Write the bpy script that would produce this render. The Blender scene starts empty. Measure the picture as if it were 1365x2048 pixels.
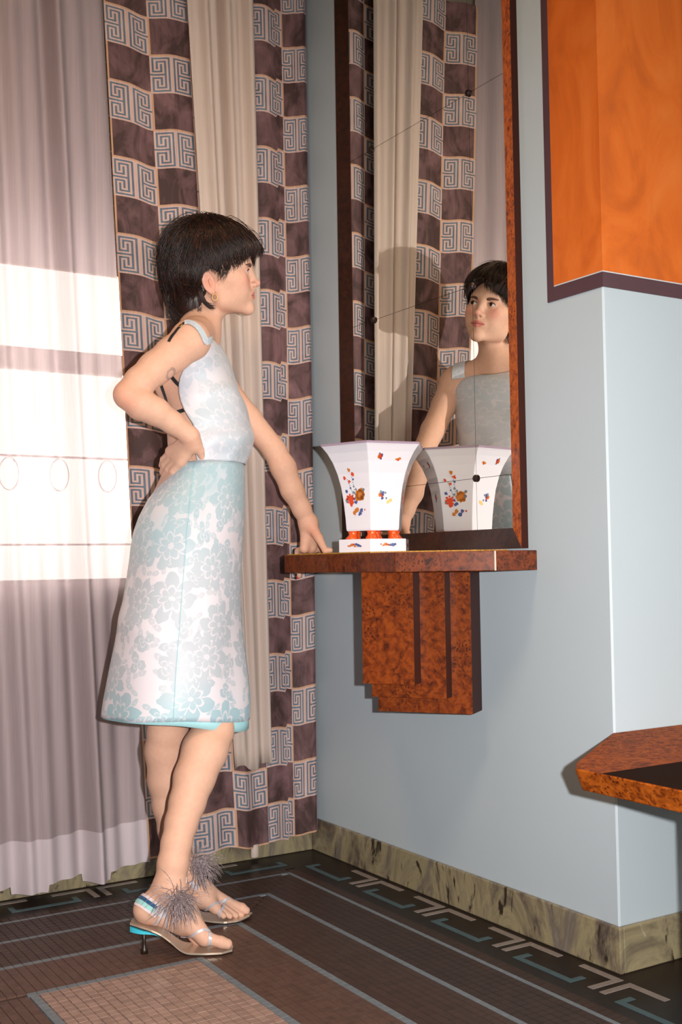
import bpy, bmesh, math, random
import numpy as np
from mathutils import Matrix, Vector

random.seed(4); rng = np.random.default_rng(4)
S = bpy.context.scene; COL = S.collection
PI = math.pi

# ---------------------------------------------------------------- camera
F_PX, YAW, PITCH, ROLL = 2270.06, 0.55272, 0.046572, -0.014822
CAM = np.array([-1.79528, -3.09957, 0.88])
_d = np.array([math.sin(YAW)*math.cos(PITCH), math.cos(YAW)*math.cos(PITCH), math.sin(PITCH)])
_r = np.array([math.cos(YAW), -math.sin(YAW), 0.0]); _u = np.cross(_r, _d)
RR = math.cos(ROLL)*_r + math.sin(ROLL)*_u
UU = -math.sin(ROLL)*_r + math.cos(ROLL)*_u
cd = bpy.data.cameras.new('camera'); cam = bpy.data.objects.new('camera', cd); COL.objects.link(cam)
cd.sensor_fit = 'HORIZONTAL'; cd.sensor_width = 36.0; cd.lens = 36.0*F_PX/1365.0
cd.clip_start = 0.05; cd.clip_end = 60
M = Matrix.Identity(4)
for i in range(3):
    M[i][0], M[i][1], M[i][2], M[i][3] = RR[i], UU[i], -_d[i], CAM[i]
cam.matrix_world = M
S.camera = cam

# ---------------------------------------------------------------- world, lights, exposure
W = bpy.data.worlds.new('daylight'); S.world = W; W.use_nodes = True
W.node_tree.nodes['Background'].inputs[0].default_value = (1.0, 0.93, 0.84, 1)
W.node_tree.nodes['Background'].inputs[1].default_value = 7.0
S.view_settings.view_transform = 'Standard'; S.view_settings.look = 'None'
S.view_settings.exposure = 0.0; S.view_settings.gamma = 1.0; S.view_settings.use_curve_mapping = False

def lamp(name, kind, loc, power, col, aim=None, **kw):
    l = bpy.data.lights.new(name, kind); l.energy = power; l.color = col
    for k, v in kw.items(): setattr(l, k, v)
    o = bpy.data.objects.new(name, l); COL.objects.link(o); o.location = loc
    if aim is not None:
        v = Vector(aim) - Vector(loc); o.rotation_euler = v.to_track_quat('-Z', 'Y').to_euler()
    return o
# the photographer's flash, a hand's breadth to the right of the lens (camera held upright)
fl = CAM + RR*0.125 + UU*0.03 + _d*0.03
lamp('camera_flash', 'SPOT', fl, 385, (1.0, 0.955, 0.93), aim=CAM + _d*3 - UU*0.25, spot_size=math.radians(78), spot_blend=1.0, shadow_soft_size=0.014)
# the room's ceiling lamp, warm
lamp('ceiling_lamp', 'AREA', (-1.5, -1.5, 2.96), 26, (1.0, 0.68, 0.40), aim=(-1.5, -1.5, 0), shape='DISK', size=0.55)

# ---------------------------------------------------------------- helpers
r_h = np.array([math.cos(YAW), -math.sin(YAW), 0.0])      # horizontal, along the picture's right
d_h = np.array([math.sin(YAW), math.cos(YAW), 0.0])       # horizontal, away from the camera
Z3 = np.array([0, 0, 1.0])
def A(px, py, D):                                         # survey point: pixel of the photograph + measured distance
    return CAM + (_d + RR*((px-682.5)/F_PX) + UU*((1024-py)/F_PX))*D
def proj(P):
    v = np.asarray(P, float) - CAM; z = v @ _d
    return np.stack([682.5 + F_PX*(v @ RR)/z, 1024 - F_PX*(v @ UU)/z], -1)

def new_obj(name, me, mats=None, parent=None, label=None, cat=None, group=None, kind=None, smooth=False):
    o = bpy.data.objects.new(name, me); COL.objects.link(o)
    if mats is not None:
        for m in (mats if isinstance(mats, (list, tuple)) else [mats]): me.materials.append(m)
    if parent is not None: o.parent = parent
    tag(o, label, cat, group, kind)
    if smooth: me.polygons.foreach_set('use_smooth', np.ones(len(me.polygons), bool))
    return o
def tag(o, label=None, cat=None, group=None, kind=None):
    if label: o['label'] = label
    if cat: o['category'] = cat
    if group: o['group'] = group
    if kind: o['kind'] = kind
    return o
def thing(name, label, cat, loc=(0, 0, 0), group=None):
    o = bpy.data.objects.new(name, None); COL.objects.link(o); o.location = loc
    o.empty_display_size = 0.05
    return tag(o, label, cat, group)
def reparent(o, p):                                       # keep world placement under an unrotated, translated parent
    o.parent = p; o.location = Vector(o.location) - Vector(p.location); return o

class MB:
    """collects geometry for ONE mesh object"""
    def __init__(s): s.v = []; s.f = []; s.m = []
    def add(s, vs, fs, mi=0):
        n = len(s.v); s.v.extend([tuple(map(float, p)) for p in vs])
        for f in fs: s.f.append(tuple(int(i)+n for i in f)); s.m.append(mi)
        return s
    def box(s, a, b, mi=0):
        (x0, y0, z0), (x1, y1, z1) = np.minimum(a, b), np.maximum(a, b)
        return s.add([(x0,y0,z0),(x1,y0,z0),(x1,y1,z0),(x0,y1,z0),(x0,y0,z1),(x1,y0,z1),(x1,y1,z1),(x0,y1,z1)],
                     [(3,2,1,0),(4,5,6,7),(0,1,5,4),(1,2,6,5),(2,3,7,6),(3,0,4,7)], mi)
    def rings(s, R, cap=True, closed=True, mi=0):
        """R: list of equally long point rings"""
        n = len(R[0]); vs = [p for r in R for p in r]; fs = []
        for i in range(len(R)-1):
            for j in range(n if closed else n-1):
                k = (j+1) % n
                fs.append((i*n+j, i*n+k, (i+1)*n+k, (i+1)*n+j))
        if cap and closed:
            fs.append(tuple(range(n-1, -1, -1))); fs.append(tuple(range((len(R)-1)*n, len(R)*n)))
        return s.add(vs, fs, mi)
    def prism(s, poly, z0, z1, mi=0):
        return s.rings([[(x, y, z0) for x, y in poly], [(x, y, z1) for x, y in poly]], mi=mi)
    def tube(s, pts, rad, n=8, cap=True, mi=0):
        pts = np.asarray(pts, float); rad = np.broadcast_to(rad, (len(pts),)); R = []
        t = np.gradient(pts, axis=0); t /= np.linalg.norm(t, axis=1)[:, None] + 1e-12
        up = np.array([0.13, 0.21, 0.97]); 
        if abs(t[0] @ up) > 0.9: up = np.array([1.0, 0.2, 0.1])
        x = np.cross(up, t[0]); x /= np.linalg.norm(x)
        for i in range(len(pts)):
            x = x - t[i]*(x @ t[i]); x /= np.linalg.norm(x) + 1e-12; y = np.cross(t[i], x)
            R.append([pts[i] + rad[i]*(x*math.cos(a) + y*math.sin(a)) for a in np.arange(n)*2*PI/n])
        return s.rings(R, cap=cap, mi=mi)
    def ribbon(s, pts, nrm, wid, th=0.0012, mi=0):
        """flat strap of width wid along pts, surface normals nrm"""
        pts = np.asarray(pts, float); nrm = np.asarray(nrm, float); R = []
        t = np.gradient(pts, axis=0); t /= np.linalg.norm(t, axis=1)[:, None] + 1e-12
        wid = np.broadcast_to(wid, (len(pts),))
        for i in range(len(pts)):
            n_ = nrm[i] - t[i]*(nrm[i] @ t[i]); n_ /= np.linalg.norm(n_) + 1e-12; b = np.cross(t[i], n_)
            h = wid[i]/2
            R.append([pts[i]-b*h, pts[i]+b*h, pts[i]+b*h+n_*th, pts[i]-b*h+n_*th])
        return s.rings(R, mi=mi)
    def sphere(s, c, r, n=10, m=7, mi=0):
        r = np.broadcast_to(r, (3,)); R = []
        for i in range(1, m):
            a = PI*i/m
            R.append([(c[0]+r[0]*math.sin(a)*math.cos(b), c[1]+r[1]*math.sin(a)*math.sin(b), c[2]-r[2]*math.cos(a)) for b in np.arange(n)*2*PI/n])
        return s.rings(R, mi=mi)
    def mesh(s, name):
        me = bpy.data.meshes.new(name); me.from_pydata(s.v, [], s.f); me.update()
        if any(s.m): me.polygons.foreach_set('material_index', s.m)
        return me
    def build(s, name, mats=None, parent=None, smooth=False, bevel=0, **kw):
        o = new_obj(name, s.mesh(name), mats, parent, smooth=smooth, **kw)
        if bevel:
            b = o.modifiers.new('bevel', 'BEVEL'); b.width = bevel; b.segments = 2; b.limit_method = 'ANGLE'; b.angle_limit = 0.6
        return o
def mesh_np(name, V, Q):
    me = bpy.data.meshes.new(name); V = np.asarray(V, np.float32); Q = np.asarray(Q, np.int32)
    k = Q.shape[1]
    me.vertices.add(len(V)); me.vertices.foreach_set('co', V.ravel())
    me.loops.add(Q.size); me.loops.foreach_set('vertex_index', Q.ravel())
    me.polygons.add(len(Q)); me.polygons.foreach_set('loop_start', np.arange(len(Q), dtype=np.int32)*k)
    me.polygons.foreach_set('loop_total', np.full(len(Q), k, np.int32))
    me.update(calc_edges=True); me.validate(); return me
def grid_faces(nu, nv, wrap=False):
    q = []
    for i in range(nu-1):
        for j in range(nv if wrap else nv-1):
            k = (j+1) % nv
            q.append((i*nv+j, i*nv+k, (i+1)*nv+k, (i+1)*nv+j))
    return q

# ---------------------------------------------------------------- materials
def lin(c): return tuple((x/12.92 if x <= 0.04045 else ((x+0.055)/1.055)**2.4) for x in c)
def rgb(r, g, b): return lin((r/255, g/255, b/255)) + (1,)
class NT:
    def __init__(s, name):
        s.m = bpy.data.materials.new(name); s.m.use_nodes = True; s.t = s.m.node_tree
        s.b = s.t.nodes['Principled BSDF']; s.out = s.t.nodes['Material Output']
    def n(s, typ, **kw):
        nd = s.t.nodes.new(typ)
        for k, v in kw.items():
            if k in nd.inputs: nd.inputs[k].default_value = v
            else: setattr(nd, k, v)
        return nd
    def l(s, a, b): s.t.links.new(a, b)
    def co(s, scale=(1, 1, 1), rot=(0, 0, 0)):
        tc = s.n('ShaderNodeTexCoord'); mp = s.n('ShaderNodeMapping'); mp.inputs['Scale'].default_value = scale; mp.inputs['Rotation'].default_value = rot
        s.l(tc.outputs['Object'], mp.inputs[0]); return mp.outputs[0]
    def noise(s, vec, scale, detail=4, rough=0.55, dist=0.0):
        nd = s.n('ShaderNodeTexNoise'); nd.inputs['Scale'].default_value = scale; nd.inputs['Detail'].default_value = detail
        nd.inputs['Roughness'].default_value = rough; nd.inputs['Distortion'].default_value = dist
        if vec is not None: s.l(vec, nd.inputs['Vector'])
        return nd
    def ramp(s, fac, stops, interp='LINEAR'):
        nd = s.n('ShaderNodeValToRGB'); cr = nd.color_ramp; cr.interpolation = interp
        while len(cr.elements) < len(stops): cr.elements.new(0.5)
        for e, (p, c) in zip(cr.elements, stops): e.position = p; e.color = c if len(c) == 4 else tuple(c) + (1,)
        s.l(fac, nd.inputs[0]); return nd.outputs[0]
    def mix(s, fac, a, b, mode='MIX'):
        nd = s.n('ShaderNodeMix'); nd.data_type = 'RGBA'; nd.blend_type = mode
        for v, i in ((fac, 0), (a, 6), (b, 7)):
            if hasattr(v, 'links') or hasattr(v, 'is_linked'): s.l(v, nd.inputs[i])
            elif i == 0: nd.inputs[0].default_value = v
            else: nd.inputs[i].default_value = v
        return nd.outputs[2]
    def bump(s, h, strength=0.2, dist=0.002):
        nd = s.n('ShaderNodeBump'); nd.inputs['Strength'].default_value = strength; nd.inputs['Distance'].default_value = dist
        s.l(h, nd.inputs['Height']); s.l(nd.outputs[0], s.b.inputs['Normal'])
    def set(s, **kw):
        for k, v in kw.items(): s.b.inputs[k.replace('_', ' ')].default_value = v
        return s
    def color(s, out): s.l(out, s.b.inputs['Base Color'])
def plain(name, col, rough=0.5, metal=0.0, **kw):
    t = NT(name); t.b.inputs['Base Color'].default_value = col; t.b.inputs['Roughness'].default_value = rough; t.b.inputs['Metallic'].default_value = metal
    v = t.noise(t.co(), 35, 3); c = t.mix(0.10, col, v.outputs[0], 'OVERLAY'); t.color(c)
    t.set(**kw); return t.m

def wall_paint(name, col):
    t = NT(name); v = t.co(); n1 = t.noise(v, 1.3, 3); n2 = t.noise(v, 260, 2)
    c2 = tuple(x*0.90 for x in col[:3]) + (1,)
    t.color(t.mix(n1.outputs[0], col, c2)); t.set(Roughness=0.55); t.bump(n2.outputs[0], 0.06, 0.001); return t.m
M_WALL = wall_paint('blue_grey_wall_paint', rgb(174, 187, 195))
M_PLASTER = wall_paint('dim_room_plaster', rgb(120, 110, 98))
def mat_burl(name, dark, mid, lite, sc=55):
    t = NT(name); v = t.co(); w = t.noise(v, 14, 4, 0.6); 
    vv = t.n('ShaderNodeVectorMath', operation='ADD'); t.l(v, vv.inputs[0])
    sc_ = t.n('ShaderNodeVectorMath', operation='SCALE'); sc_.inputs['Scale'].default_value = 0.035; t.l(w.outputs['Color'], sc_.inputs[0]); t.l(sc_.outputs[0], vv.inputs[1])
    n1 = t.noise(vv.outputs[0], 62, 6, 0.6, 0.5); base = t.ramp(n1.outputs[0], [(0.30, dark), (0.47, mid), (0.62, lite), (0.75, mid)])
    vo = t.n('ShaderNodeTexVoronoi'); vo.inputs['Scale'].default_value = sc; t.l(vv.outputs[0], vo.inputs['Vector'])
    spots = t.ramp(vo.outputs['Distance'], [(0.16, (1, 1, 1, 1)), (0.40, (0, 0, 0, 1))])
    n3 = t.noise(v, 9, 2); gate = t.ramp(n3.outputs[0], [(0.42, (0, 0, 0, 1)), (0.58, (1, 1, 1, 1))])
    g = t.mix(1.0, spots, gate, 'MULTIPLY')
    t.color(t.mix(g, base, dark)); t.set(Roughness=0.35); t.b.inputs['Coat Weight'].default_value = 0.12; t.b.inputs['Coat Roughness'].default_value = 0.1; t.b.inputs['Specular IOR Level'].default_value = 0.3
    return t.m
M_BURL = mat_burl('burl_veneer', rgb(50, 18, 8), rgb(104, 44, 13), rgb(128, 60, 18), 130)
M_BURLF = mat_burl('burl_veneer_fine', rgb(48, 18, 8), rgb(96, 42, 16), rgb(116, 54, 20), 120)
M_BURLT = mat_burl('burl_veneer_satin', rgb(64, 24, 8), rgb(142, 68, 18), rgb(170, 88, 26), 110)
for nm_, v_ in (('Coat Weight', 0.0), ('Specular IOR Level', 0.08), ('Roughness', 0.6)): M_BURLT.node_tree.nodes['Principled BSDF'].inputs[nm_].default_value = v_
M_BURLSHADE = mat_burl('burl_veneer_shaded', rgb(26, 11, 7), rgb(44, 20, 10), rgb(56, 26, 12), 90)  # shaded copy of the burl: shade on left and bottom rails put into colour
M_BURLLIT = mat_burl('burl_veneer_lit', rgb(84, 30, 10), rgb(176, 82, 20), rgb(204, 104, 30), 95)  # lit copy of the burl: light on the right rail put into colour
M_DARKWOOD = plain('dark_stained_wood', rgb(54, 22, 14), 0.55, Specular_IOR_Level=0.2)
M_BLACKWOOD = plain('black_lacquer', rgb(38, 24, 16), 0.4)
def mat_orange():
    t = NT('orange_marbled_panel'); v = t.co((1, 1, 0.55)); n1 = t.noise(v, 5.0, 5, 0.6, 1.5)
    b = t.ramp(n1.outputs[0], [(0.28, rgb(168, 78, 16)), (0.50, rgb(200, 98, 24)), (0.72, rgb(212, 116, 46))])
    n2 = t.noise(t.co((3, 3, 1.0)), 6, 3, 0.5, 0.6); d = t.ramp(n2.outputs[0], [(0.64, (0, 0, 0, 1)), (0.85, (0.4, 0.4, 0.4, 1))])
    t.color(t.mix(d, b, rgb(128, 52, 10))); t.set(Roughness=0.45); return t.m
M_ORANGE = mat_orange()
M_BORDER = plain('aubergine_border_paint', rgb(74, 50, 58), 0.5)
def mat_marble():
    t = NT('green_brown_marble'); v = t.co((1, 1, 0.55)); n1 = t.noise(v, 6, 8, 0.66, 0.9)
    base = t.ramp(n1.outputs[0], [(0.28, rgb(44, 38, 34)), (0.40, rgb(92, 82, 72)), (0.52, rgb(142, 132, 102)), (0.62, rgb(104, 95, 86)), (0.74, rgb(150, 142, 130))])
    n2 = t.noise(t.co((1, 1, 0.35), (0.5, 0.3, 0.2)), 13, 6, 0.55, 2.2); vein = t.ramp(n2.outputs[0], [(0.33, (1, 1, 1, 1)), (0.39, (0, 0, 0, 1))])
    n4 = t.noise(v, 20, 5, 0.6, 1.0); wh = t.ramp(n4.outputs[0], [(0.66, (0, 0, 0, 1)), (0.74, (0.8, 0.8, 0.8, 1))])
    c = t.mix(vein, base, rgb(52, 42, 34)); c = t.mix(wh, c, rgb(172, 166, 150)); t.color(c); t.set(Roughness=0.25); return t.m
M_MARBLE = mat_marble()
M_EDGE = plain('pale_edge_plaster', rgb(190, 196, 200), 0.6)

# ---------------------------------------------------------------- the setting
def struct(name, mb, mat, **kw): return mb.build(name, mat, kind='structure', **kw)
YP = -1.302                                              # where the wall turns the corner
struct('floor', MB().box((-3.6, -4.8, -0.12), (2.2, 0.3, -0.004)), plain('floor_mortar', rgb(62, 46, 38), 0.6))
FLOOR = bpy.data.objects['floor']
struct('ceiling', MB().box((-3.6, -4.8, 3.0), (2.2, 0.3, 3.12)), M_PLASTER)
struct('wall_right', MB().box((0, YP+0.2, 0), (0.2, 0.24, 3.0)), M_WALL)
struct('wall_alcove', MB().prism([(0, YP+0.2), (0, YP+0.004), (0.004, YP), (2.2, YP), (2.2, YP+0.2)], 0, 3.0), M_WALL)
wb = MB(); WX0, WX1, WZ0, WZ1 = -2.35, -0.42, 0.835, 1.765
wb.box((-3.6, 0, 0), (0.0, 0.24, WZ0)).box((-3.6, 0, WZ1+0.7), (0.0, 0.24, 3.0)).box((-3.6, 0, WZ0), (WX0, 0.24, WZ1+0.7)).box((WX1, 0, WZ0), (0.0, 0.24, WZ1+0.7))
struct('wall_back', wb, M_PLASTER)
struct('wall_left', MB().box((-3.6, -4.8, 0), (-3.4, 0.0, 3.0)), M_PLASTER)
FILL_GAP = (-0.30, 1.45, 0.50, 2.50)                          # opening added behind the photographer; its daylight replaces flash bounced off the mirror
struct('wall_front', MB().box((-3.4, -4.8, 0), (FILL_GAP[0], -4.6, 3.0)).box((FILL_GAP[1], -4.8, 0), (2.0, -4.6, 3.0)).box((FILL_GAP[0], -4.8, 0), (FILL_GAP[1], -4.6, FILL_GAP[2])).box((FILL_GAP[0], -4.8, FILL_GAP[3]), (FILL_GAP[1], -4.6, 3.0)), M_PLASTER)
struct('wall_side', MB().box((2.0, -4.8, 0), (2.2, YP, 3.0)), M_PLASTER)
# window behind the sheer: frame, transom, panes, roller shutter let half way down
win = tag(bpy.data.objects.new('window_1', None), kind='structure'); COL.objects.link(win); win.location = (0, 0, 0)
M_WFRAME = plain('window_frame_paint', rgb(216, 204, 190), 0.5)
wf = MB(); xs = [WX0, -1.46, WX1]
wf.box((WX0, 0.10, WZ0), (WX1, 0.16, WZ0+0.015))
for x in xs: wf.box((x-0.035, 0.10, WZ0), (x+0.035, 0.16, WZ1+0.7))
wf.build('window_frame', M_WFRAME, win)
MB().box((WX0, 0.11, 1.455), (WX1, 0.15, 1.515)).build('transom', M_WFRAME, win)
tg = NT('window_glass'); tg.set(Roughness=0.02); tg.b.inputs['Transmission Weight'].default_value = 1.0; tg.b.inputs['IOR'].default_value = 1.02
for i in range(2):
    MB().box((xs[i]+0.035, 0.128, WZ0+0.015), (xs[i+1]-0.035, 0.132, 1.455)).build('window_pane', tg.m, win)
    MB().box((xs[i]+0.035, 0.128, 1.515), (xs[i+1]-0.035, 0.132, WZ1)).build('window_pane', tg.m, win)
sh = MB()
for k in range(13): sh.box((WX0, 0.165, WZ1+0.003+k*0.055), (WX1, 0.185, WZ1+0.055+k*0.055))
sh.build('roller_shutter', plain('shutter_slat_paint', rgb(150, 128, 100), 0.6), win, kind='stuff')
# railing outside, faint through the sheer
rail = MB()
for x in np.arange(WX0+0.1, WX1, 0.155):
    a = np.linspace(0, 2*PI, 17); rail.tube([(x+0.030*math.cos(t), 0.33, 1.17+0.050*math.sin(t)) for t in a], 0.0018, 5, cap=False)
for z in (0.96, 1.23): rail.box((WX0, 0.322, z-0.008), (WX1, 0.338, z-0.002))
rail.build('balcony_railing', plain('railing_iron', rgb(240, 234, 228), 0.6), win)

def skirting(name, mb): return struct(name, mb, M_MARBLE, bevel=0.003)
HB = 0.098
skirting('baseboard_right', MB().box((-0.012, YP-0.012, 0), (0.0, 0.0, HB)))
skirting('baseboard_alcove', MB().box((0.0, YP-0.012, 0), (2.0, YP, HB)))
skirting('baseboard_back', MB().box((-3.4, -0.012, 0), (-0.012, 0.0, HB)))

# orange cladding that wraps the corner, with its painted border
cl = thing('wall_panel', 'orange marbled panel with aubergine border wrapped around the upper wall corner', 'wall panel', (0, YP, 1.483))
def part(o, p): return reparent(o, p)
part(MB().box((-0.005, YP-0.005, 1.518), (0.0, -1.150, 2.995)).build('orange_panel', M_ORANGE), cl)
part(MB().box((0.0, YP-0.005, 1.518), (1.9, YP, 2.995)).build('orange_panel', M_ORANGE), cl)
part(MB().box((-0.0035, -1.1500, 1.483), (0.0, -1.126, 2.995)).build('border_strip', M_BORDER), cl)
part(MB().box((-0.0035, YP-0.0035, 1.483), (0.0, -1.150, 1.5155)).build('border_strip', M_BORDER), cl)
part(MB().box((0.0, YP-0.0035, 1.483), (1.9, YP, 1.5155)).build('border_strip', M_BORDER), cl)
part(MB().box((-0.0045, YP-0.0045, 1.5155), (0.0, -1.150, 1.518)).box((0.0, YP-0.0045, 1.5155), (1.9, YP, 1.518)).build('pale_edge', M_EDGE), cl)

# ---------------------------------------------------------------- mosaic floor
def tile_mat(name, c, var=0.25):
    t = NT(name); oi = t.n('ShaderNodeTexCoord'); 
    vo = t.n('ShaderNodeTexWhiteNoise'); sn = t.n('ShaderNodeVectorMath', operation='SNAP'); sn.inputs[1].default_value = (0.0218, 0.0218, 1.0)
    geo = t.n('ShaderNodeNewGeometry'); t.l(geo.outputs['Position'], sn.inputs[0]); t.l(sn.outputs[0], vo.inputs['Vector'])
    d = tuple(x*(1-var) for x in c[:3]) + (1,); col = t.mix(vo.outputs['Value'], c, d)
    n2 = t.noise(geo.outputs['Position'], 60, 3); t.color(t.mix(0.15, col, n2.outputs[0], 'OVERLAY')); t.set(Roughness=0.42); t.b.inputs['Specular IOR Level'].default_value = 0.28; return t.m
M_TPINK = tile_mat('pinkish_beige_tile', rgb(158, 130, 118)); M_TB1 = tile_mat('red_brown_tile', rgb(94, 69, 58)); M_TB2 = tile_mat('brown_tile', rgb(70, 50, 40))
M_TB3 = tile_mat('dark_brown_tile', rgb(58, 39, 30)); M_TBLK = tile_mat('black_brown_tile', rgb(32, 23, 18)); M_TLINE = tile_mat('grey_blue_tile', rgb(112, 120, 126), 0.12)
M_TGREY = tile_mat('light_grey_tile', rgb(132, 122, 116), 0.1); M_TTEAL = tile_mat('teal_tile', rgb(68, 90, 96), 0.1)
tm = [M_TPINK, M_TB1, M_TB2, M_TB3, M_TBLK, M_TLINE, M_TGREY, M_TTEAL]
def rects_minus(x0, x1, y0, y1): return (x0, x1, y0, y1)
# distances of the band edges from the walls (right wall x = 0 and back wall y = 0 share one mitred pattern)
FX0 = -1.083; FX1 = -0.722; FY1 = -0.722
TS = (FX1-FX0)/17
tile_me = {}
def unit_tile(mat):
    g = 0.0006; h = TS/2-g; b = 0.0005; z = 0.0
    mb = MB(); mb.add([(-h,-h,-0.004),(h,-h,-0.004),(h,h,-0.004),(-h,h,-0.004),(-h+b,-h+b,z),(h-b,-h+b,z),(h-b,h-b,z),(-h+b,h-b,z)],
                      [(4,5,6,7),(0,1,5,4),(1,2,6,5),(2,3,7,6),(3,0,4,7)])
    me = mb.mesh('tile'); me.materials.append(mat); return me
tme = unit_tile(M_TPINK)
cand = []
for j in range(60):
    for i in range(17):
        x = FX0+(i+0.5)*TS; y = FY1-(j+0.5)*TS; q = proj((x, y, 0))
        cand.append((-(np.dot(np.array([x, y, 0])-CAM, _d)) if (-20 < q[0] < 1400 and q[1] < 2070) else -99, x, y))
cand.sort(reverse=True)
used = set()
for dpt, x, y in cand[:300]:
    if dpt < -50: break
    o = bpy.data.objects.new('tile', tme); COL.objects.link(o); o.location = (x, y, random.uniform(-0.0003, 0.0003)); o.parent = FLOOR; used.add((x, y))
def quad_tiles(verts, faces, mats_i, x0, x1, y0, y1, mi, g=0.0004, z=0.0):
    if x1-x0 < 2.5*g or y1-y0 < 2.5*g: return
    n = len(verts); b = 0.0003
    verts += [(x0+g,y0+g,-0.004),(x1-g,y0+g,-0.004),(x1-g,y1-g,-0.004),(x0+g,y1-g,-0.004),(x0+g+b,y0+g+b,z),(x1-g-b,y0+g+b,z),(x1-g-b,y1-g-b,z),(x0+g+b,y1-g-b,z)]
    for f in ((4,5,6,7),(0,1,5,4),(1,2,6,5),(2,3,7,6),(3,0,4,7)): faces.append(tuple(i+n for i in f)); mats_i.append(mi)
def stuff(name, fill):
    v, f, m = [], [], []; fill(v, f, m)
    me = bpy.data.meshes.new(name); me.from_pydata(v, [], f); me.update()
    for t in tm: me.materials.append(t)
    me.polygons.foreach_set('material_index', m); o = new_obj(name, me, None, FLOOR, kind='stuff'); return o
LINES = [(0.196, 0.209), (0.343, 0.358), (0.518, 0.536), (0.704, 0.722)]
def band_of(dw):                                         # material by distance from the wall
    if dw < 0.165: return 4
    if dw < 0.196: return 3
    if dw < 0.343: return 3
    if dw < 0.518: return 2
    if dw < 0.704: return 1
    return 0
def fill_field(v, f, m):
    # square tiles in all the plain fields, clipped to the bands
    edges = [0.012, 0.165, 0.196, 0.209, 0.343, 0.358, 0.518, 0.536, 0.704]
    bands = [(0.012, 0.165), (0.165, 0.196), (0.209, 0.343), (0.358, 0.518), (0.536, 0.704)]
    xmin, ymin = -2.1, -2.3
    for a, b in bands:
        n = max(1, round((b-a)/TS)); w = (b-a)/n; mi = band_of((a+b)/2)
        if a < 0.1: continue
        for k in range(n):
            d0, d1 = a+k*w, a+(k+1)*w
            for y in np.arange(ymin, -d1+1e-6, TS): quad_tiles(v, f, m, -d1, -d0, y, min(y+TS, -d0), mi)
            for x in np.arange(xmin, -d1+1e-6, TS): quad_tiles(v, f, m, x, min(x+TS, -d1), -d1, -d0, mi)
    # beyond the left border of the light field and in front of it
    for x in np.arange(FX0-0.022-TS*46, FX0-0.022-1e-6, TS):
        for y in np.arange(-0.722-TS*70, -0.722-1e-6, TS): quad_tiles(v, f, m, x, x+TS, y, y+TS, 1)
    for dpt, x, y in cand:
        if (x, y) not in used: quad_tiles(v, f, m, x-TS/2, x+TS/2, y-TS/2, y+TS/2, 0)
stuff('mosaic_tiles', fill_field)
def fill_lines(v, f, m):
    for a, b in LINES:
        for y in np.arange(-2.3, -b, TS): quad_tiles(v, f, m, -b, -a, y, min(y+TS, -a), 5)
        x_lo = -2.1 if a < 0.7 else FX0-0.022
        for x in np.arange(x_lo, -b, TS): quad_tiles(v, f, m, x, min(x+TS, -b), -b, -a, 5)
    for y in np.arange(-0.722-TS*70, -0.722-1e-6, TS): quad_tiles(v, f, m, FX0-0.020, FX0-0.001, y, y+TS, 5)
stuff('line_tiles', fill_lines)
def key_rects(s0):                                       # one repeat of the border key: (s along wall, d from wall)
    return [((s0, s0+0.118), (0.028, 0.046), 6), ((s0+0.101, s0+0.118), (0.046, 0.117), 6),
            ((s0+0.135, s0+0.152), (0.028, 0.117), 6), ((s0+0.152, s0+0.245), (0.028, 0.046), 6),
            ((s0+0.190, s0+0.376), (0.113, 0.130), 7), ((s0+0.190, s0+0.206), (0.084, 0.113), 7), ((s0+0.360, s0+0.376), (0.084, 0.113), 7)]
def fill_key(v, f, m):
    P = 0.311
    occ = []
    for k in range(-1, 7):
        for (sa, sb), (da, db), mi in key_rects(0.288+P*k-0.0):
            occ.append((sa, sb, da, db, mi))
    for sa, sb, da, db, mi in occ:
        if sa > 0.19-0.06: 
            quad_tiles(v, f, m, -db, -da, -sb, -sa, mi, 0.0003, 0.0006); quad_tiles(v, f, m, -sb, -sa, -db, -da, mi, 0.0003, 0.0006)
stuff('border_key_tiles', fill_key)
MB().box((-0.165, -2.3, -0.004), (-0.012, -0.012, -0.0006)).box((-2.1, -0.165, -0.004), (-0.165, -0.012, -0.0006)).box((0, -2.3, -0.004), (1.9, YP-0.012, -0.0006)).box((-0.012, -2.3, -0.004), (0, YP-0.012, -0.0006)).build('dark_border', M_TBLK, FLOOR)

# ---------------------------------------------------------------- wall mirror
mir = thing('wall_mirror', 'tall mirror in a burl wood frame standing above the wall console', 'mirror', (0, -0.625, 0.913))
tmir = NT('mirror_silvering'); tmir.b.inputs['Base Color'].default_value = (0.92, 0.92, 0.87, 1); tmir.set(Roughness=0.0, Metallic=1.0)
MY0, MY1, MZ0, MZ1 = -1.036, -0.228, 0.913, 2.93
part(MB().box((-0.0006, MY0+0.01, MZ0+0.01), (0, MY1-0.01, MZ1-0.01)).build('backing', M_BLACKWOOD), mir)
ys = [MY0+0.03, -0.848, -0.392, MY1-0.03]; zs = [MZ0+0.03, 1.093, 1.584, 2.083, MZ1-0.03]
for i in range(3):
    for j in range(4):
        part(MB().box((-0.0035, ys[i]+0.0006, zs[j]+0.0006), (-0.0008, ys[i+1]-0.0006, zs[j+1]-0.0006)).build('mirror_pane', tmir.m), mir)
for y in ys[1:3]:
    for z in zs[1:4]:
        s = MB(); R = []
        for x, r in ((-0.0036, 0.0085), (-0.008, 0.0095), (-0.011, 0.0065), (-0.012, 0.001)): R.append([(x, y+r*math.cos(a), z+r*math.sin(a)) for a in np.arange(8)*PI/4])
        part(s.rings(R).build('mirror_stud', plain('dark_bronze_stud', rgb(46, 30, 26), 0.35, 0.6)), mir)
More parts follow.
